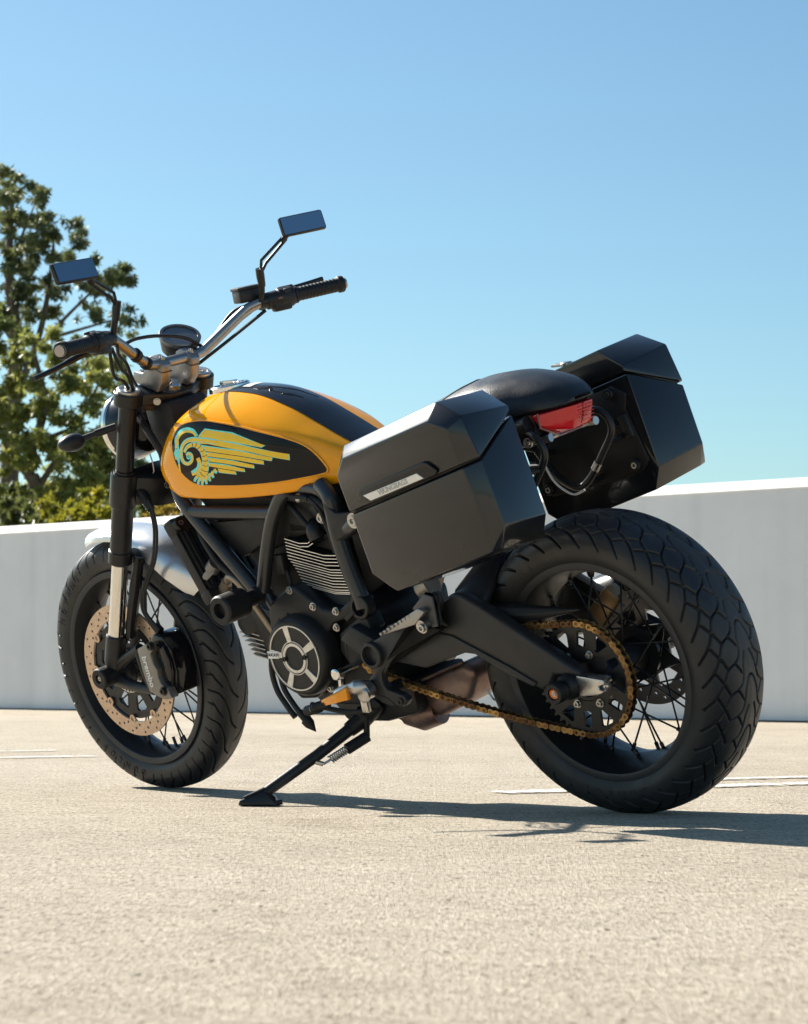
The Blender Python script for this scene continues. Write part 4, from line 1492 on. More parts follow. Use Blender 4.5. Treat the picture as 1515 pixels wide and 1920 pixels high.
# ------------------------------------------------------------------ foot pegs, brackets
brk = join(prism([(.485, .421), (.508, .414), (.514, .395), (.506, .370), (.498, .352), (.517, .340), (.515, .312), (.511, .295), (.472, .282), (.430, .278), (.418, .290), (.425, .303), (.470, .316), (.478, .330), (.474, .352), (.450, .375), (.418, .397), (.402, .415), (.384, .436), (.345, .470), (.300, .520), (.286, .516), (.282, .500), (.300, .470), (.290, .452), (.34, .462), (.37, .470), (.43, .455), (.46, .43)],
                 .178, .200, .005),
           lathe([(-.02, .0285), (.010, .0285), (.012, .0265), (.012, .0215), (-.014, .0205), (-.014, 0)], (.486, .200, .393), (0, 1, 0), 36))
bracket = P('footpeg_bracket', brk, SWINGM)
obj('pivot_cap', lathe([(.184, .011), (.192, .010), (.194, .006), (.194, 0)], (.478, 0, .396), (0, 1, 0), 20), mat('brass_cap', (.62, .50, .32), .3, .9), bracket)
obj('bracket_slot', prism([(.500, .306), (.470, .296), (.455, .283), (.462, .281), (.490, .288), (.503, .300)], .1995, .2012), DARKL, bracket)
obj('bracket_bolt', bolt((.436, .200, .290), .008, .004), BLACK, bracket)
P('bracket_link', join(prism([(.50, .42), (.56, .45), (.60, .42), (.53, .37), (.50, .37)], .12, .178, .006), tube([(.505, .12, .30), (.505, .18, .30)], .016, 12)), CAST)
# rider's peg with amber reflector
peg = P('rider_footpeg', join(tube([(.515, .205, .318), (.515, .225, .318)], [.020, .019], 18), tube(catmull([(.512, .205, .322), (.530, .232, .330), (.566, .240, .322), (.606, .240, .304)], 5), [.016] * 6 + [.012] * 6 + [.008] * 4, 12),
                              box((.518, .222, .300), (.020, .012, .056), .004)), ALU)
obj('peg_rubber', lathe([(0, .0085), (.004, .0100)] + [q for k in range(6) for q in ((.006 + .007 * k, .0108), (.010 + .007 * k, .0088))] + [(.050, .0098), (.052, .0085)], (.602, .246, .300), (.94, .06, -.22), 18), SOFT, peg)
obj('peg_tip', lathe([(.052, .0082), (.0535, .0075), (.0535, 0)], (.602, .246, .300), (.94, .06, -.22), 18), CREAM, peg)
obj('reflector', hull([(.532, .256, .336), (.532, .256, .310), (.616, .254, .308), (.616, .254, .294), (.540, .238, .340), (.540, .238, .306), (.616, .240, .310), (.616, .240, .292), (.56, .262, .325), (.56, .262, .306)], .002), AMBER, peg)
obj('peg_pivot', lathe([(0, .016), (.006, .016), (.008, .013), (.008, 0)], (.512, .224, .312), (0, 1, 0), 22), STEEL, peg)
# passenger peg, folded
ppeg = P('passenger_footpeg', join(hull([(.305, .205, .522), (.283, .205, .516), (.284, .205, .452), (.300, .205, .450), (.345, .205, .492), (.305, .185, .522), (.283, .185, .516), (.284, .185, .452), (.300, .185, .450), (.345, .185, .492)], .003)), mat('peg_bracket_grey', (.10, .10, .105), .42, .6))
obj('peg_blade', join(hull([(.308, .228, .498), (.290, .228, .490), (.326, .228, .463), (.425, .222, .441), (.431, .222, .447), (.350, .224, .480), (.308, .212, .498), (.290, .212, .490), (.326, .212, .463), (.425, .212, .441), (.431, .212, .447), (.350, .212, .480)], .003),
                      *[box((.338 + .0125 * k, .220, .4815 - .0052 * k), (.006, .016, .006), .001) for k in range(8)]), mat('peg_alloy', (.36, .35, .34), .38, .9, rvar=.1), ppeg)
obj('peg_bolt', join(bolt((.308, .222, .456), .009, .008), lathe([(-.016, .013), (.002, .013)], (.312, .222, .459), (0, 1, 0), 18)), STEEL, ppeg)

# ------------------------------------------------------------------ side stand (reaches the ground on the left)
BMi = BM.inverted()
foot_w = Vector((-.300, 5.105, 0.0))
fb = BMi @ foot_w
pv = Vector((.640, .120, .222))
gdir = BMi.to_3x3() @ Vector((0, 0, 1))           # world up in machine space
up_off = gdir * .016
kn = pv + (fb + up_off - pv) * .46
stand = P('side_stand', join(tube([pv + Vector((-.012, 0, .020)), pv, pv + (kn - pv) * .30], [.018, .021, .017], 16), tube([pv + (kn - pv) * .22, kn, fb + up_off * 1.6], [.0140, .0125, .0120], 16),
                             tube([pv + Vector((-.03, -.03, .03)), pv + Vector((.0, 0, 0))], .022, 14)), CAST)
wx = BMi.to_3x3() @ Vector((1, 0, 0))
wy = BMi.to_3x3() @ Vector((0, 1, 0))
wz = gdir


def gp(a, b, c):
    return fb + wx * a + wy * b + wz * c


pad = hull([gp(-.052, -.035, .002), gp(-.052, .012, .002), gp(.030, -.030, .002), gp(.030, .030, .002), gp(-.050, -.035, .012), gp(-.050, .012, .012), gp(.000, -.026, .034), (gp(.000, .020, .034)), gp(.026, -.022, .020), gp(.026, .020, .020)], .002)
obj('stand_foot', join(pad, tube([gp(-.040, -.030, .018), gp(.004, -.026, .038)], .004, 8), tube([gp(.026, 0, .006), gp(.040, 0, .008)], .006, 8)), BLACK, stand)
sdir = (kn - pv).normalized()
off = BMi.to_3x3() @ Vector((.045, 0, -.012))
s0 = pv + sdir * .045 + off * .95
s1 = kn + sdir * .02 + off * .62
coil = []
for k in range(100):
    f = k / 99
    a = f * 2 * math.pi * 9
    u = sdir.orthogonal().normalized()
    v = sdir.cross(u)
    coil.append(s0 + (s1 - s0) * (.42 + .42 * f) + (u * math.cos(a) + v * math.sin(a)) * .0085)
obj('stand_spring', join(tube(coil, .0017, 6), tube([s0 + (s1 - s0) * .84, s1], .0028, 8), tube([s1 - off * .45, s1], .0055, 8)), STEEL, stand)
obj('stand_switch', join(tube([s0 - (s1 - s0) * .02, s0 + (s1 - s0) * .46], .0125, 12), tube([s0, pv + Vector((-.02, 0, .03))], .007, 8)), SOFT, stand)

# ------------------------------------------------------------------ swingarm, chain, axle
sw = join(prism([(.505, .412), (.44, .438), (.38, .446), (.335, .468), (.296, .496), (.262, .512), (.238, .508), (.198, .487), (.110, .432), (.031, .383), (.005, .366), (-.026, .348), (-.030, .332), (.036, .338), (.052, .314), (.073, .304), (.151, .337), (.228, .380), (.262, .384), (.300, .374), (.377, .352), (.446, .363), (.505, .372)], .134, .168, .009, 3),
          prism([(.376, .428), (.307, .429), (.282, .424), (.142, .356), (.080, .322), (.090, .314), (.151, .340), (.228, .383), (.262, .387), (.300, .377), (.377, .355), (.440, .366), (.43, .395)], .166, .173, .004),
          hull([(.300, .134, .50), (.262, .134, .512), (.20, .134, .486), (.22, .134, .45), (.29, .02, .56), (.24, .02, .572), (.22, .02, .54), (.29, .02, .50)], .010),
          prism([(.505, .412), (.40, .45), (.335, .468), (.262, .500), (.198, .470), (.031, .372), (-.030, .345), (-.030, .300), (.073, .300), (.228, .380), (.377, .352), (.505, .372)], -.165, -.135, .009),
          hull([(.50, .14, .42), (.44, .14, .43), (.44, .14, .37), (.50, .14, .37), (.50, -.14, .42), (.44, -.14, .43), (.44, -.14, .37), (.50, -.14, .37)], .012),
          hull([(.29, .05, .56), (.24, .05, .572), (.22, .05, .53), (.30, .05, .48), (.29, -.14, .54), (.24, -.14, .55), (.22, -.14, .51), (.30, -.14, .46)], .012))
P('swingarm', sw, SWINGM)
P('chain_adjuster', join(prism([(-.018, .337), (-.084, .328), (-.086, .318), (-.070, .314), (-.070, .308), (-.084, .304), (-.066, .296), (-.018, .293)], .138, .168, .003), bolt((-.080, .153, .312), .006, .008, (-1, 0, 0))), ALU)
P('axle_spool', lathe([(.140, .026), (.176, .026), (.180, .0235), (.186, .0185), (.192, .0185), (.197, .0215), (.218, .0215), (.2212, .0195), (.2212, .0125), (.215, .0115), (.215, 0)], (.002, 0, .315), (0, 1, 0), 36), SOFT)
P('spool_cup', join(lathe([(.2152, .0112), (.2185, .0105), (.2165, .0070), (.2165, 0)], (.002, 0, .315), (0, 1, 0), 24)), mat('orange_anodised', (.62, .16, .03), .35, .7))
P('spool_bolt', bolt((.002, .2165, .315), .0048, .003), STEEL)
P('axle_spool', lathe([(.140, .026), (.176, .026), (.186, .0185), (.197, .0215), (.2212, .0195), (.2212, 0)], (.002, 0, .315), (0, -1, 0), 24), SOFT)
P('chain_guard', join(hull([(.246, .095, .478), (.168, .095, .455), (-.020, .095, .452), (.060, .095, .438), (.174, .095, .430), (.222, .095, .452), (.246, .128, .470), (.168, .128, .450), (.174, .128, .430), (.222, .128, .450)], .002),
                      bolt((.196, .128, .446), .006, .005)), PLASTIC)

CY = .118
RS, RF = .1163, .0385
cR = Vector((0, CY, .315))
cF = Vector((.560, CY, .366))
d = cF - cR
Dc = math.hypot(d.x, d.z)
phi = math.atan2(d.z, d.x)
al = math.acos((RS - RF) / Dc)
path = []


def pt(c, r, a):
    return Vector((c.x + r * math.cos(a), CY, c.z + r * math.sin(a)))


# upper run rear->front, front arc, lower run, rear arc
Pu0, Pu1 = pt(cR, RS, phi + al), pt(cF, RF, phi + al)
Pl0, Pl1 = pt(cF, RF, phi - al), pt(cR, RS, phi - al)
segs = []
n1 = 60
path += [Pu0 + (Pu1 - Pu0) * (k / n1) for k in range(n1)]
path += [pt(cF, RF, phi + al - (2 * al) * k / 20) for k in range(20)]
sag = .012
path += [Pl0 + (Pl1 - Pl0) * (k / n1) - Vector((0, 0, sag * 4 * (k / n1) * (1 - k / n1))) for k in range(n1)]
path += [pt(cR, RS, phi - al - (2 * math.pi - 2 * al) * k / 60) for k in range(60)]
PA = np.array([tuple(p) for p in path] + [tuple(path[0])])
cum = np.concatenate([[0], np.cumsum(np.linalg.norm(np.diff(PA, axis=0), axis=1))])
NL = 2 * round(cum[-1] / .015875 / 2)
pos = [Vector([np.interp(cum[-1] * k / NL, cum, PA[:, i]) for i in range(3)]) for k in range(NL)]


def link_mesh(outer):
    h = .0079375
    r_, waist = .0072, .0048
    o = []
    for k in range(9):
        a = RAD(-115 + 230 * k / 8)
        o.append((h + r_ * math.cos(a), r_ * math.sin(a)))
    o.append((0, waist))
    for k in range(9):
        a = RAD(65 + 230 * k / 8)
        o.append((-h + r_ * math.cos(a), r_ * math.sin(a)))
    o.append((0, -waist))
    y0 = .0070 if outer else .0050
    parts = []
    for sg in (1, -1):
        parts.append(prism(o, sg * y0, sg * (y0 + .0018), .0004, 1))
    for sx in (1, -1):
        if outer:
            parts.append(lathe([(-.0098, .0026), (.0098, .0026)], (sx * h, 0, 0), (0, 1, 0), 10))
            parts.append(lathe([(-.0098, .0), (-.0098, .0034), (-.0090, .0034)], (sx * h, 0, 0), (0, 1, 0), 10))
            parts.append(lathe([(.0090, .0034), (.0098, .0034), (.0098, .0)], (sx * h, 0, 0), (0, 1, 0), 10))
        else:
            parts.append(lathe([(-.0050, .0050), (.0050, .0050)], (sx * h, 0, 0), (0, 1, 0), 12))
    b = join(*parts)
    me = bpy.data.meshes.new('chain_link')
    b.to_mesh(me)
    b.free()
    me.polygons.foreach_set('use_smooth', [True] * len(me.polygons))
    me.set_sharp_from_angle(angle=RAD(30))
    me.materials.append(GOLD)
    return me


lm = [link_mesh(True), link_mesh(False)]
front_spr = [(r_ * math.cos(2 * math.pi * k / 15 + dd), r_ * math.sin(2 * math.pi * k / 15 + dd)) for k in range(15) for r_, dd in ((.034, -.2), (.042, -.05), (.042, .05), (.034, .2))]
fs = prism([(x + cF.x, z + cF.z) for x, z in front_spr], CY - .003, CY + .003)
chain = P('chain', fs, STEEL)                     # drive sprocket carries the links
for k in range(NL):
    a, b = pos[k], pos[(k + 1) % NL]
    c = (a + b) / 2
    ang = math.atan2(b.z - a.z, b.x - a.x)
    M = Matrix.Translation(c) @ Matrix.Rotation(-ang, 4, 'Y')
    mesh_obj('chain_link', lm[k % 2], None, chain, M)

# rear shock and brake gear beyond the wheel
P('rear_shock', join(tube([(.47, .02, .46), (.40, .02, .56), (.33, .02, .66)], .020, 16), tube([(.448, .052, .492), (.418, .052, .505)], .024, 20)), mat('shock_cream', (.50, .44, .36), .4, .5))
P('rear_caliper', hull([(.10, -.125, .36), (.04, -.125, .42), (.07, -.125, .45), (.13, -.125, .40), (.10, -.085, .36), (.04, -.085, .42), (.07, -.085, .45), (.13, -.085, .40)], .006), mat('caliper_gold', (.45, .30, .16), .4, .7))
P('silencer', join(lathe([(0, .03), (.02, .052), (.30, .056), (.33, .045), (.33, .03), (.30, .028)], (.28, -.20, .36), (-.96, -.05, .26), 32), tube([(.40, -.10, .27), (.34, -.16, .31), (.28, -.20, .36)], .026, 16)), BLACK)

# ------------------------------------------------------------------ seat and tail
def loft(secs, n=4, capped=True):
    bm = NB()
    m = len(secs[0])
    cols = [catmull([s[j] for s in secs], n) for j in range(m)]
    rows = [[c[i] for c in cols] for i in range(len(cols[0]))]
    grid = [[bm.verts.new(v) for v in r] for r in rows]
    for a, b in zip(grid, grid[1:]):
        for k in range(m):
            bm.faces.new((a[k], a[(k + 1) % m], b[(k + 1) % m], b[k]))
    if capped:
        bm.faces.new(grid[0])
        bm.faces.new(grid[-1])
    bmesh.ops.recalc_face_normals(bm, faces=bm.faces)
    return bm


def seat_sec(x, zb, zt, hw):
    half = [(0, zb), (hw * .8, zb + .002), (hw * .97, zb + .008), (hw, zb + .20 * (zt - zb)), (hw * .93, zb + .47 * (zt - zb)), (hw * .74, zb + .75 * (zt - zb)), (hw * .42, zb + .93 * (zt - zb)), (0, zt)]
    c = catmull([(0, y, z) for y, z in half], 3)
    L = [Vector((x, v.y, v.z)) for v in c]
    return L + [Vector((x, -v.y, v.z)) for v in reversed(L[1:-1])]


ss = [(.560, .775, .815, .085), (.50, .775, .838, .105), (.42, .785, .862, .126), (.34, .80, .884, .136), (.26, .815, .908, .139), (.19, .828, .925, .135), (.12, .838, .929, .126), (.06, .844, .921, .106), (.015, .848, .908, .088), (-.014, .851, .892, .066), (-.032, .856, .876, .044), (-.038, .861, .868, .026)]
seat_bm = loft([seat_sec(*a) for a in ss], 4)
SB = BVHTree.FromBMesh(seat_bm)
seat = P('seat', seat_bm, LEATHER, sharp=60)
seam = []
for k in range(25):
    f_ = -1 + 2 * k / 24
    x_ = .225 + .085 * abs(f_) ** 2.2
    h_ = SB.ray_cast(Vector((x_, .122 * f_, 1.2)), Vector((0, 0, -1)))
    if h_[0] is not None:
        seam.append(h_[0] + Vector((0, 0, .0005)))
obj('seat_seam', tube(seam, .0022, 6), SOFT, seat)
P('tail_tray', join(loft([[Vector((x, y, z)) for y, z in ((-w, zt), (w, zt), (w * .9, zb), (-w * .9, zb))] for x, w, zt, zb in ((.50, .07, .785, .70), (.30, .10, .815, .735), (.12, .105, .842, .775), (.05, .10, .848, .795), (.028, .085, .850, .802))], 2),
                    tube([(.12, .10, .812), (.030, .098, .834)], [.016, .018], 14), tube([(.12, -.085, .812), (.040, -.075, .834)], [.014, .015], 14)), PLASTIC)
lens = hull([(-.018, .096, .850), (-.014, .097, .826), (-.010, .040, .800), (-.010, -.030, .800), (-.020, -.058, .826), (-.024, -.060, .850), (-.060, .026, .853), (-.060, -.026, .853), (-.044, .030, .806), (-.044, -.028, .806), (-.056, .0, .835),
             (.01, .092, .850), (.01, -.060, .850), (.01, .034, .803), (.01, -.03, .803)], .003)
bmesh.ops.translate(lens, vec=(.019, 0, 0), verts=lens.verts)
tail = P('tail_light', lens, REDL)
obj('tail_light_bezel', tube([(.005, .097, .853), (.003, .098, .824), (.007, .040, .797), (.007, -.032, .797), (-.003, -.061, .824), (.001, -.062, .853)], .0022, 8), mat('clear_edge', (.22, .10, .10), .15, coat=.6), tail)
obj('lens_divider', tube([(-.041, .006, .852), (-.035, .006, .828), (-.022, .006, .806)], .0022, 6), mat('red_deep', (.22, .004, .008), .25, coat=.5), tail)
for k in range(5):
    obj('lens_rib', tube([(-.0405 + .0006 * k, -.024, .846 - .007 * k), (-.0405 + .0006 * k, .024, .846 - .007 * k)], .0010, 6), REDL, tail)
P('tail_bar', join(tube([(.30, .09, .775), (.10, .085, .792), (.0, .075, .800)], .009, 10), tube([(.30, -.09, .775), (.10, -.085, .792), (.0, -.075, .800)], .009, 10), tube([(.02, .085, .798), (.02, -.10, .798)], .007, 10),
                   bolt((.045, .094, .796), .008, .006)), STEEL)

# ------------------------------------------------------------------ side cases on their racks
def case(sg):
    def v(x, y, z):
        return (x, y * sg, z)
    YO, YR, YI = .361, .334, .190
    # body below the sloping parting plane
    body = hull([v(.303, YO, .729), v(-.010, YO, .806), v(-.0390, YR, .8145), v(-.010, YI, .872), v(.312, YI, .792), v(.324, YR, .722),
                 v(.281, YO, .608), v(.245, YO, .594), v(.225, YO, .571), v(-.0345, YO, .702), v(-.0615, YR, .687), v(-.047, YI, .672),
                 v(-.040, YO, .641), v(-.046, YR, .640), v(-.028, YI, .624), v(.222, YI, .558), v(.270, YI, .586), v(.300, YR, .604)], .003, 2)
    c = P('side_case', body, CASE, sharp=24)
    lid = hull([v(.304, YO + .003, .737), v(.319, YO + .003, .810), v(.295, YO + .003, .844), v(.051, YO + .003, .902), v(.008, YO + .003, .885), v(-.007, YO + .003, .814),
                v(-.0380, YR + .004, .8215), v(-.013, YR + .004, .903), v(.050, YR - .004, .933), v(.316, YR - .004, .865), v(.334, YR, .815), v(.326, YR + .004, .730),
                v(-.007, YI - .002, .878), v(-.004, YI - .002, .890), v(.052, YI - .002, .926), v(.312, YI - .002, .858), v(.325, YI - .002, .820), v(.313, YI - .002, .799)], .003, 2)
    obj('case_lid', lid, CASE, c, sharp=24)
    obj('case_seal', hull([v(.298, YO - .008, .732), v(-.004, YO - .008, .810), v(-.030, YR - .006, .818), v(-.004, YI + .010, .873), v(.306, YI + .010, .794), v(.316, YR, .726),
                           v(.298, YO - .008, .737), v(-.004, YO - .008, .815), v(-.030, YR - .006, .823), v(-.004, YI + .010, .878), v(.306, YI + .010, .799), v(.316, YR, .731)]), SOFT, c)
    # badge on the lid
    y0 = (YO + .003) * sg
    e = 1 * sg
    fr_ = prism([(.271, .770), (.259, .782), (.081, .826), (.069, .824), (.047, .808), (.051, .800), (.235, .753), (.257, .758)], y0, y0 + .007 * e, .003)
    obj('badge_frame', fr_, GLOSS, c)
    obj('badge_plate', prism([(.251, .7695), (.099, .8055), (.083, .795), (.233, .7585)], y0 + .0065 * e, y0 + .0085 * e, .0005, 1), CREAM, c)
    me = text_mesh('VIKINGBAGS', .0150, .0003, .0002)
    dirx = Vector((-.972, 0, .234)) if sg > 0 else Vector((.972, 0, -.234))
    mesh_obj('badge_lettering', me, mat('letter_grey', (.42, .41, .39), .5), c, basis((.167, y0 + .0089 * e, .7822), dirx, (.234, 0, .972)))
    # hinge lock on the inner top edge
    obj('case_lock', join(lathe([(0, .013), (.006, .013), (.008, .010), (.008, 0)], v(.150, YI + .012, .900), (0, 0, 1), 18), box(v(.165, YI + .02, .902), (.05, .022, .006), .002)), STEEL, c)
    # mounting plate, its bolts and stiffening rib on the inner wall
    pl = prism([(.058, .842), (.030, .850), (-.004, .832), (.006, .800), (-.030, .690), (-.012, .668), (.06, .650), (.24, .625), (.262, .64), (.255, .70), (.16, .82)], (YI - .001) * sg, (YI - .007) * sg, .002)
    obj('mounting_plate', pl, CASEIN, c)
    for q in ((.038, .834), (.003, .682), (.242, .642), (.20, .79)):
        obj('mounting_bolt', join(lathe([(0, .0125), (.008, .0125), (.010, .011), (.010, .0085)], (q[0], (YI - .006) * sg, q[1]), (0, -sg, 0), 18)), SOFT, c)
        obj('mounting_screw', bolt((q[0], (YI - .013) * sg, q[1]), .0072, .005, (0, -sg, 0)), STEEL, c)
    obj('case_latch', join(box((.005, (YI - .012) * sg, .765), (.022, .016, .050), .003, Matrix.Rotation(RAD(15), 3, 'Y')), tube([(.028, (YI - .012) * sg, .77), (.05, (YI - .012) * sg, .776)], .003, 6)), PLASTIC, c)
    return c


case(1)
case(-1)
for sg in (1, -1):
    lp = catmull([(.060, -.088 * sg * -1, .822), (.012, .110 * sg, .812), (-.006, .112 * sg, .772), (.030, .112 * sg, .722), (.072, .112 * sg, .675), (.112, .112 * sg, .657), (.165, .112 * sg, .690), (.20, .110 * sg, .745)], 7)
    rack = P('case_rack', join(tube(lp, .0078, 12), tube([(.012, .112 * sg, .745), (.02, .188 * sg, .745)], .006, 8), tube([(.10, .112 * sg, .66), (.10, .188 * sg, .66)], .006, 8),
                               tube([(.20, .11 * sg, .745), (.22, .188 * sg, .72)], .006, 8), tube([(.20, .11 * sg, .745), (.30, .10 * sg, .77)], .008, 8),
                               tube([(.47, .15 * sg, .682), (.35, .180 * sg, .690), (.25, .188 * sg, .69)], .009, 10)), BLACK)
    obj('rack_clamp', tube([(.043, .112 * sg, .7065), (.056, .112 * sg, .692)], .0095, 12), STEEL, rack)
P('tail_wire', tube(catmull([(.18, -.10, .72), (.15, -.09, .676), (.11, -.09, .648), (.075, -.09, .655)], 6), .0025, 6), WLET)

# ------------------------------------------------------------------ trees beyond the wall
def leaf_mat(name, c1, c2):
    m = bpy.data.materials.new(name)
    m.use_nodes = True
    n = m.node_tree.nodes
    l = m.node_tree.links
    b = n['Principled BSDF']
    b.inputs['Roughness'].default_value = 0.42
    b.inputs['Specular IOR Level'].default_value = 0.6
    tc = n.new('ShaderNodeTexCoord')
    t = n.new('ShaderNodeTexNoise')
    t.inputs['Scale'].default_value = 1.1
    t.inputs['Detail'].default_value = 4
    l.new(tc.outputs['Object'], t.inputs['Vector'])
    r = n.new('ShaderNodeValToRGB')
    r.color_ramp.elements[0].position = .35
    r.color_ramp.elements[1].position = .68
    r.color_ramp.elements[0].color = (*c1, 1)
    r.color_ramp.elements[1].color = (*c2, 1)
    l.new(t.outputs[0], r.inputs[0])
    l.new(r.outputs[0], b.inputs['Base Color'])
    tr = n.new('ShaderNodeBsdfTranslucent')
    l.new(r.outputs[0], tr.inputs[0])
    mx = n.new('ShaderNodeMixShader')
    mx.inputs[0].default_value = .5
    l.new(b.outputs[0], mx.inputs[1])
    l.new(tr.outputs[0], mx.inputs[2])
    l.new(mx.outputs[0], n['Material Output'].inputs[0])
    return m


LEAF_D = leaf_mat('eucalypt_leaf', (.075, .10, .045), (.24, .26, .09))
LEAF_L = leaf_mat('pale_leaf', (.12, .15, .04), (.42, .42, .10))
LEAF_Y = leaf_mat('yellow_shrub_leaf', (.14, .16, .02), (.44, .38, .03))
LEAF_O = leaf_mat('orange_shrub_leaf', (.16, .13, .02), (.42, .27, .04))
LEAF_G = leaf_mat('green_shrub_leaf', (.07, .09, .025), (.18, .19, .05))
BARK = mat('bark', (.20, .15, .11), .9, color2=(.10, .075, .055), nscale=4, bump=.4, bscale=30)


def leaves_obj(name, clumps, count, size, m, parent, droop=.5):
    """clumps: (centre, radii); leaves are small bent-quad faces spread through each clump"""
    vol = np.array([r[0] * r[1] * r[2] for _, r in clumps])
    num = np.maximum(12, (count * vol / vol.sum()).astype(int))
    C, = [np.concatenate([np.repeat(np.array([c]), k, 0) for (c, r), k in zip(clumps, num)])]
    Rr = np.concatenate([np.repeat(np.array([r]), k, 0) for (c, r), k in zip(clumps, num)])
    N = len(C)
    dv = nrg.normal(size=(N, 3))
    dv /= np.linalg.norm(dv, axis=1)[:, None]
    rad = nrg.random(N) ** .45
    pos_ = C + dv * rad[:, None] * Rr
    ax_ = nrg.normal(size=(N, 3)) * .7
    ax_[:, 2] -= droop
    ax_ /= np.linalg.norm(ax_, axis=1)[:, None]
    sd = np.cross(ax_, nrg.normal(size=(N, 3)))
    sd /= np.linalg.norm(sd, axis=1)[:, None]
    L = size * (.6 + .8 * nrg.random(N))[:, None]
    w = L * .17
    a = pos_
    b = pos_ + ax_ * L * .5 + sd * w
    c = pos_ + ax_ * L
    d_ = pos_ + ax_ * L * .5 - sd * w
    co = np.stack([a, b, c, d_], 1).reshape(-1, 3)
    me = bpy.data.meshes.new(name)
    me.vertices.add(len(co))
    me.vertices.foreach_set('co', co.astype(np.float32).ravel())
    me.loops.add(N * 4)
    me.loops.foreach_set('vertex_index', np.arange(N * 4, dtype=np.int32))
    me.polygons.add(N)
    me.polygons.foreach_set('loop_start', (np.arange(N) * 4).astype(np.int32))
    me.polygons.foreach_set('loop_total', np.full(N, 4, np.int32))
    me.update()
    me.validate()
    return mesh_obj(name, me, m, parent)


PXM = 4448.0


def w_at(px, py, D):
    """a point seen at photo position (px, py) at distance D, in metres"""
    return np.array([(px - 757.5) / PXM * D, D, CAM_H + (1257.2 - py) / PXM * D])


def tree(name, base, limbs, clumps, count, size, m, label, cat='tree', group=None, droop=.5):
    o = bpy.data.objects.new(name, None)
    col.objects.link(o)
    o.location = base
    tag(o, label, cat, group)
    B = np.array(base)
    tb_ = [tube(catmull([tuple(np.array(q) - B) for q in path_], 4), [r0 + (r1 - r0) * i / (4 * (len(path_) - 1)) for i in range(4 * (len(path_) - 1) + 1)], 8) for path_, r0, r1 in limbs]
    obj('trunk', join(*tb_), BARK, o)
    leaves_obj('crown', [(np.array(c) - B, r) for c, r in clumps], count, size, m, o, droop)
    return o


def puff(px, py, D, rpx, dz=.8, depth=1.2):
    c = w_at(px, py, D)
    r = rpx / PXM * D
    return (c, (r, r * depth, r * dz))


def scatter(px, py, D, rx, ry, n, r0, r1, seed):
    """small twig clumps strewn inside an ellipse of the crown"""
    q = random.Random(seed)
    out = []
    for _ in range(int(n * 2.4)):
        a = q.random() * 6.283
        k = q.random() ** .5
        out.append(puff(px + math.cos(a) * k * rx * 1.08, py + math.sin(a) * k * ry * 1.08, D + q.uniform(-1.6, 1.6), q.uniform(r0, r1) * .66, q.uniform(.5, 1.0)))
    return out


DA = 44
base = tuple(w_at(20, 1257, DA)[:2]) + (-5.0,)
A_cl = (scatter(10, 360, DA, 62, 50, 16, 9, 24, 1) + scatter(-60, 480, DA, 110, 120, 26, 14, 30, 2) + scatter(95, 440, DA, 55, 42, 16, 8, 22, 3) + scatter(40, 450, DA, 50, 60, 12, 9, 20, 8)
        + scatter(190, 510, DA, 50, 30, 15, 8, 20, 4) + scatter(232, 600, DA, 32, 26, 9, 7, 15, 5) + scatter(120, 560, DA, 80, 45, 14, 8, 19, 6) + scatter(30, 560, DA, 70, 60, 10, 8, 20, 7))
tree('eucalyptus_tree', base, [([base, w_at(15, 900, DA), w_at(25, 650, DA), w_at(10, 500, DA), w_at(15, 360, DA)], .22, .04),
                               ([w_at(20, 760, DA), w_at(70, 620, DA), w_at(90, 500, DA), w_at(95, 430, DA)], .08, .02),
                               ([w_at(20, 700, DA), w_at(110, 600, DA), w_at(190, 520, DA)], .06, .015), ([w_at(25, 640, DA), w_at(-40, 540, DA), w_at(-80, 450, DA)], .08, .02),
                               ([w_at(60, 640, DA), w_at(160, 610, DA), w_at(230, 590, DA)], .04, .012), ([w_at(10, 500, DA), w_at(40, 420, DA), w_at(60, 370, DA)], .04, .01)], A_cl, 40000, .10, LEAF_D,
     'tallest dark green eucalyptus tree with open branching crown behind the wall')
DB = 38
base = tuple(w_at(60, 1257, DB)[:2]) + (-5.0,)
B_cl = (scatter(60, 690, DB, 130, 70, 30, 9, 24, 11) + scatter(180, 700, DB, 55, 60, 16, 8, 20, 12) + scatter(40, 800, DB, 120, 70, 34, 9, 24, 13) + scatter(190, 800, DB, 55, 60, 20, 8, 20, 14)
        + scatter(-60, 700, DB, 80, 150, 20, 14, 30, 15) + scatter(110, 890, DB, 140, 60, 40, 9, 24, 16))
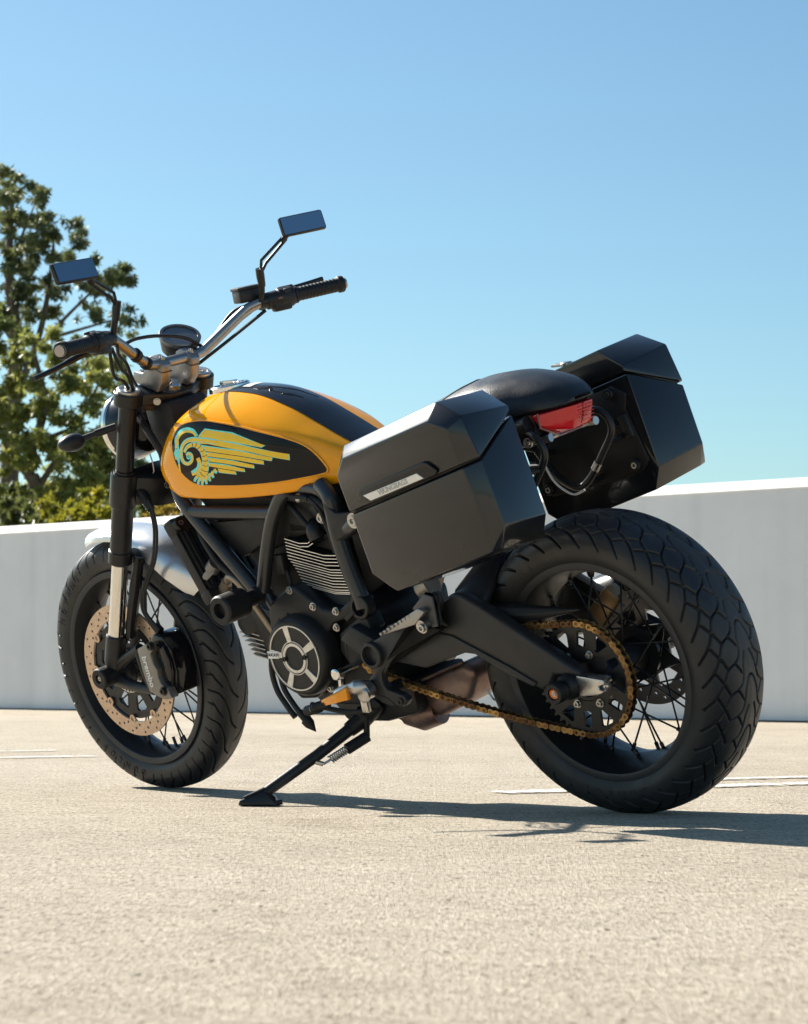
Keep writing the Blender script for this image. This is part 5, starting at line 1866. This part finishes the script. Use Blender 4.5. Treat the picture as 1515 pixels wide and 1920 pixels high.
tree('eucalyptus_tree', base, [([base, w_at(70, 1000, DB), w_at(50, 880, DB), w_at(80, 760, DB), w_at(60, 660, DB)], .15, .03),
                               ([w_at(60, 930, DB), w_at(140, 800, DB), w_at(190, 700, DB)], .06, .015), ([w_at(55, 900, DB), w_at(-10, 800, DB), w_at(-60, 700, DB)], .06, .015),
                               ([w_at(0, 860, DB), w_at(100, 815, DB), w_at(165, 790, DB)], .05, .02)], B_cl, 60000, .095, LEAF_L,
     'lighter olive green eucalyptus tree in front of the tallest one')
DD = 41
base = tuple(w_at(250, 1257, DD)[:2]) + (-5.0,)
tree('eucalyptus_tree', base, [([base, w_at(245, 1000, DD), w_at(235, 880, DD), w_at(215, 780, DD)], .12, .025), ([w_at(240, 960, DD), w_at(290, 900, DD)], .05, .02)],
     scatter(225, 860, DD, 50, 80, 26, 9, 22, 21) + scatter(300, 935, DD, 40, 30, 12, 9, 18, 22) + scatter(120, 935, DD, 130, 30, 30, 10, 22, 23), 34000, .095, LEAF_D,
     'small dark eucalyptus tree beside the motorcycle\'s fork, behind the wall')
shr = ((95, 958, 30, 40, 24, 31), (165, 945, 30, 42, 30, 32), (235, 955, 30, 38, 24, 33), (310, 950, 30, 34, 26, 34), (25, 962, 30, 40, 24, 35))
kinds = (LEAF_Y, LEAF_Y, LEAF_G, LEAF_O, LEAF_G)
slab = ['yellow-green shrub above the wall below the olive tree', 'brightest yellow shrub above the wall, next to the dark one touching the fork', 'dark green shrub right behind the fork tube above the wall',
        'orange-tinged shrub between fork and fuel tank above the wall'] + ['low dark green shrub at the wall top under the tallest tree']
for (px, py, D, rx, ry, sd_), lb, lm_ in zip(shr, slab, kinds):
    base = tuple(w_at(px, 1257, D)[:2]) + (-5.0,)
    tree('shrub', base, [([base, w_at(px + 4, 1120, D), w_at(px, 980, D)], .05, .015), ([w_at(px + 2, 1080, D), w_at(px + 18, 960, D)], .03, .01)],
         scatter(px, py + 20, D, rx * 1.15, ry + 18, 14, 9, 18, sd_), 6500, .075, lm_, lb, 'shrub', 'shrubs along the wall', .1)
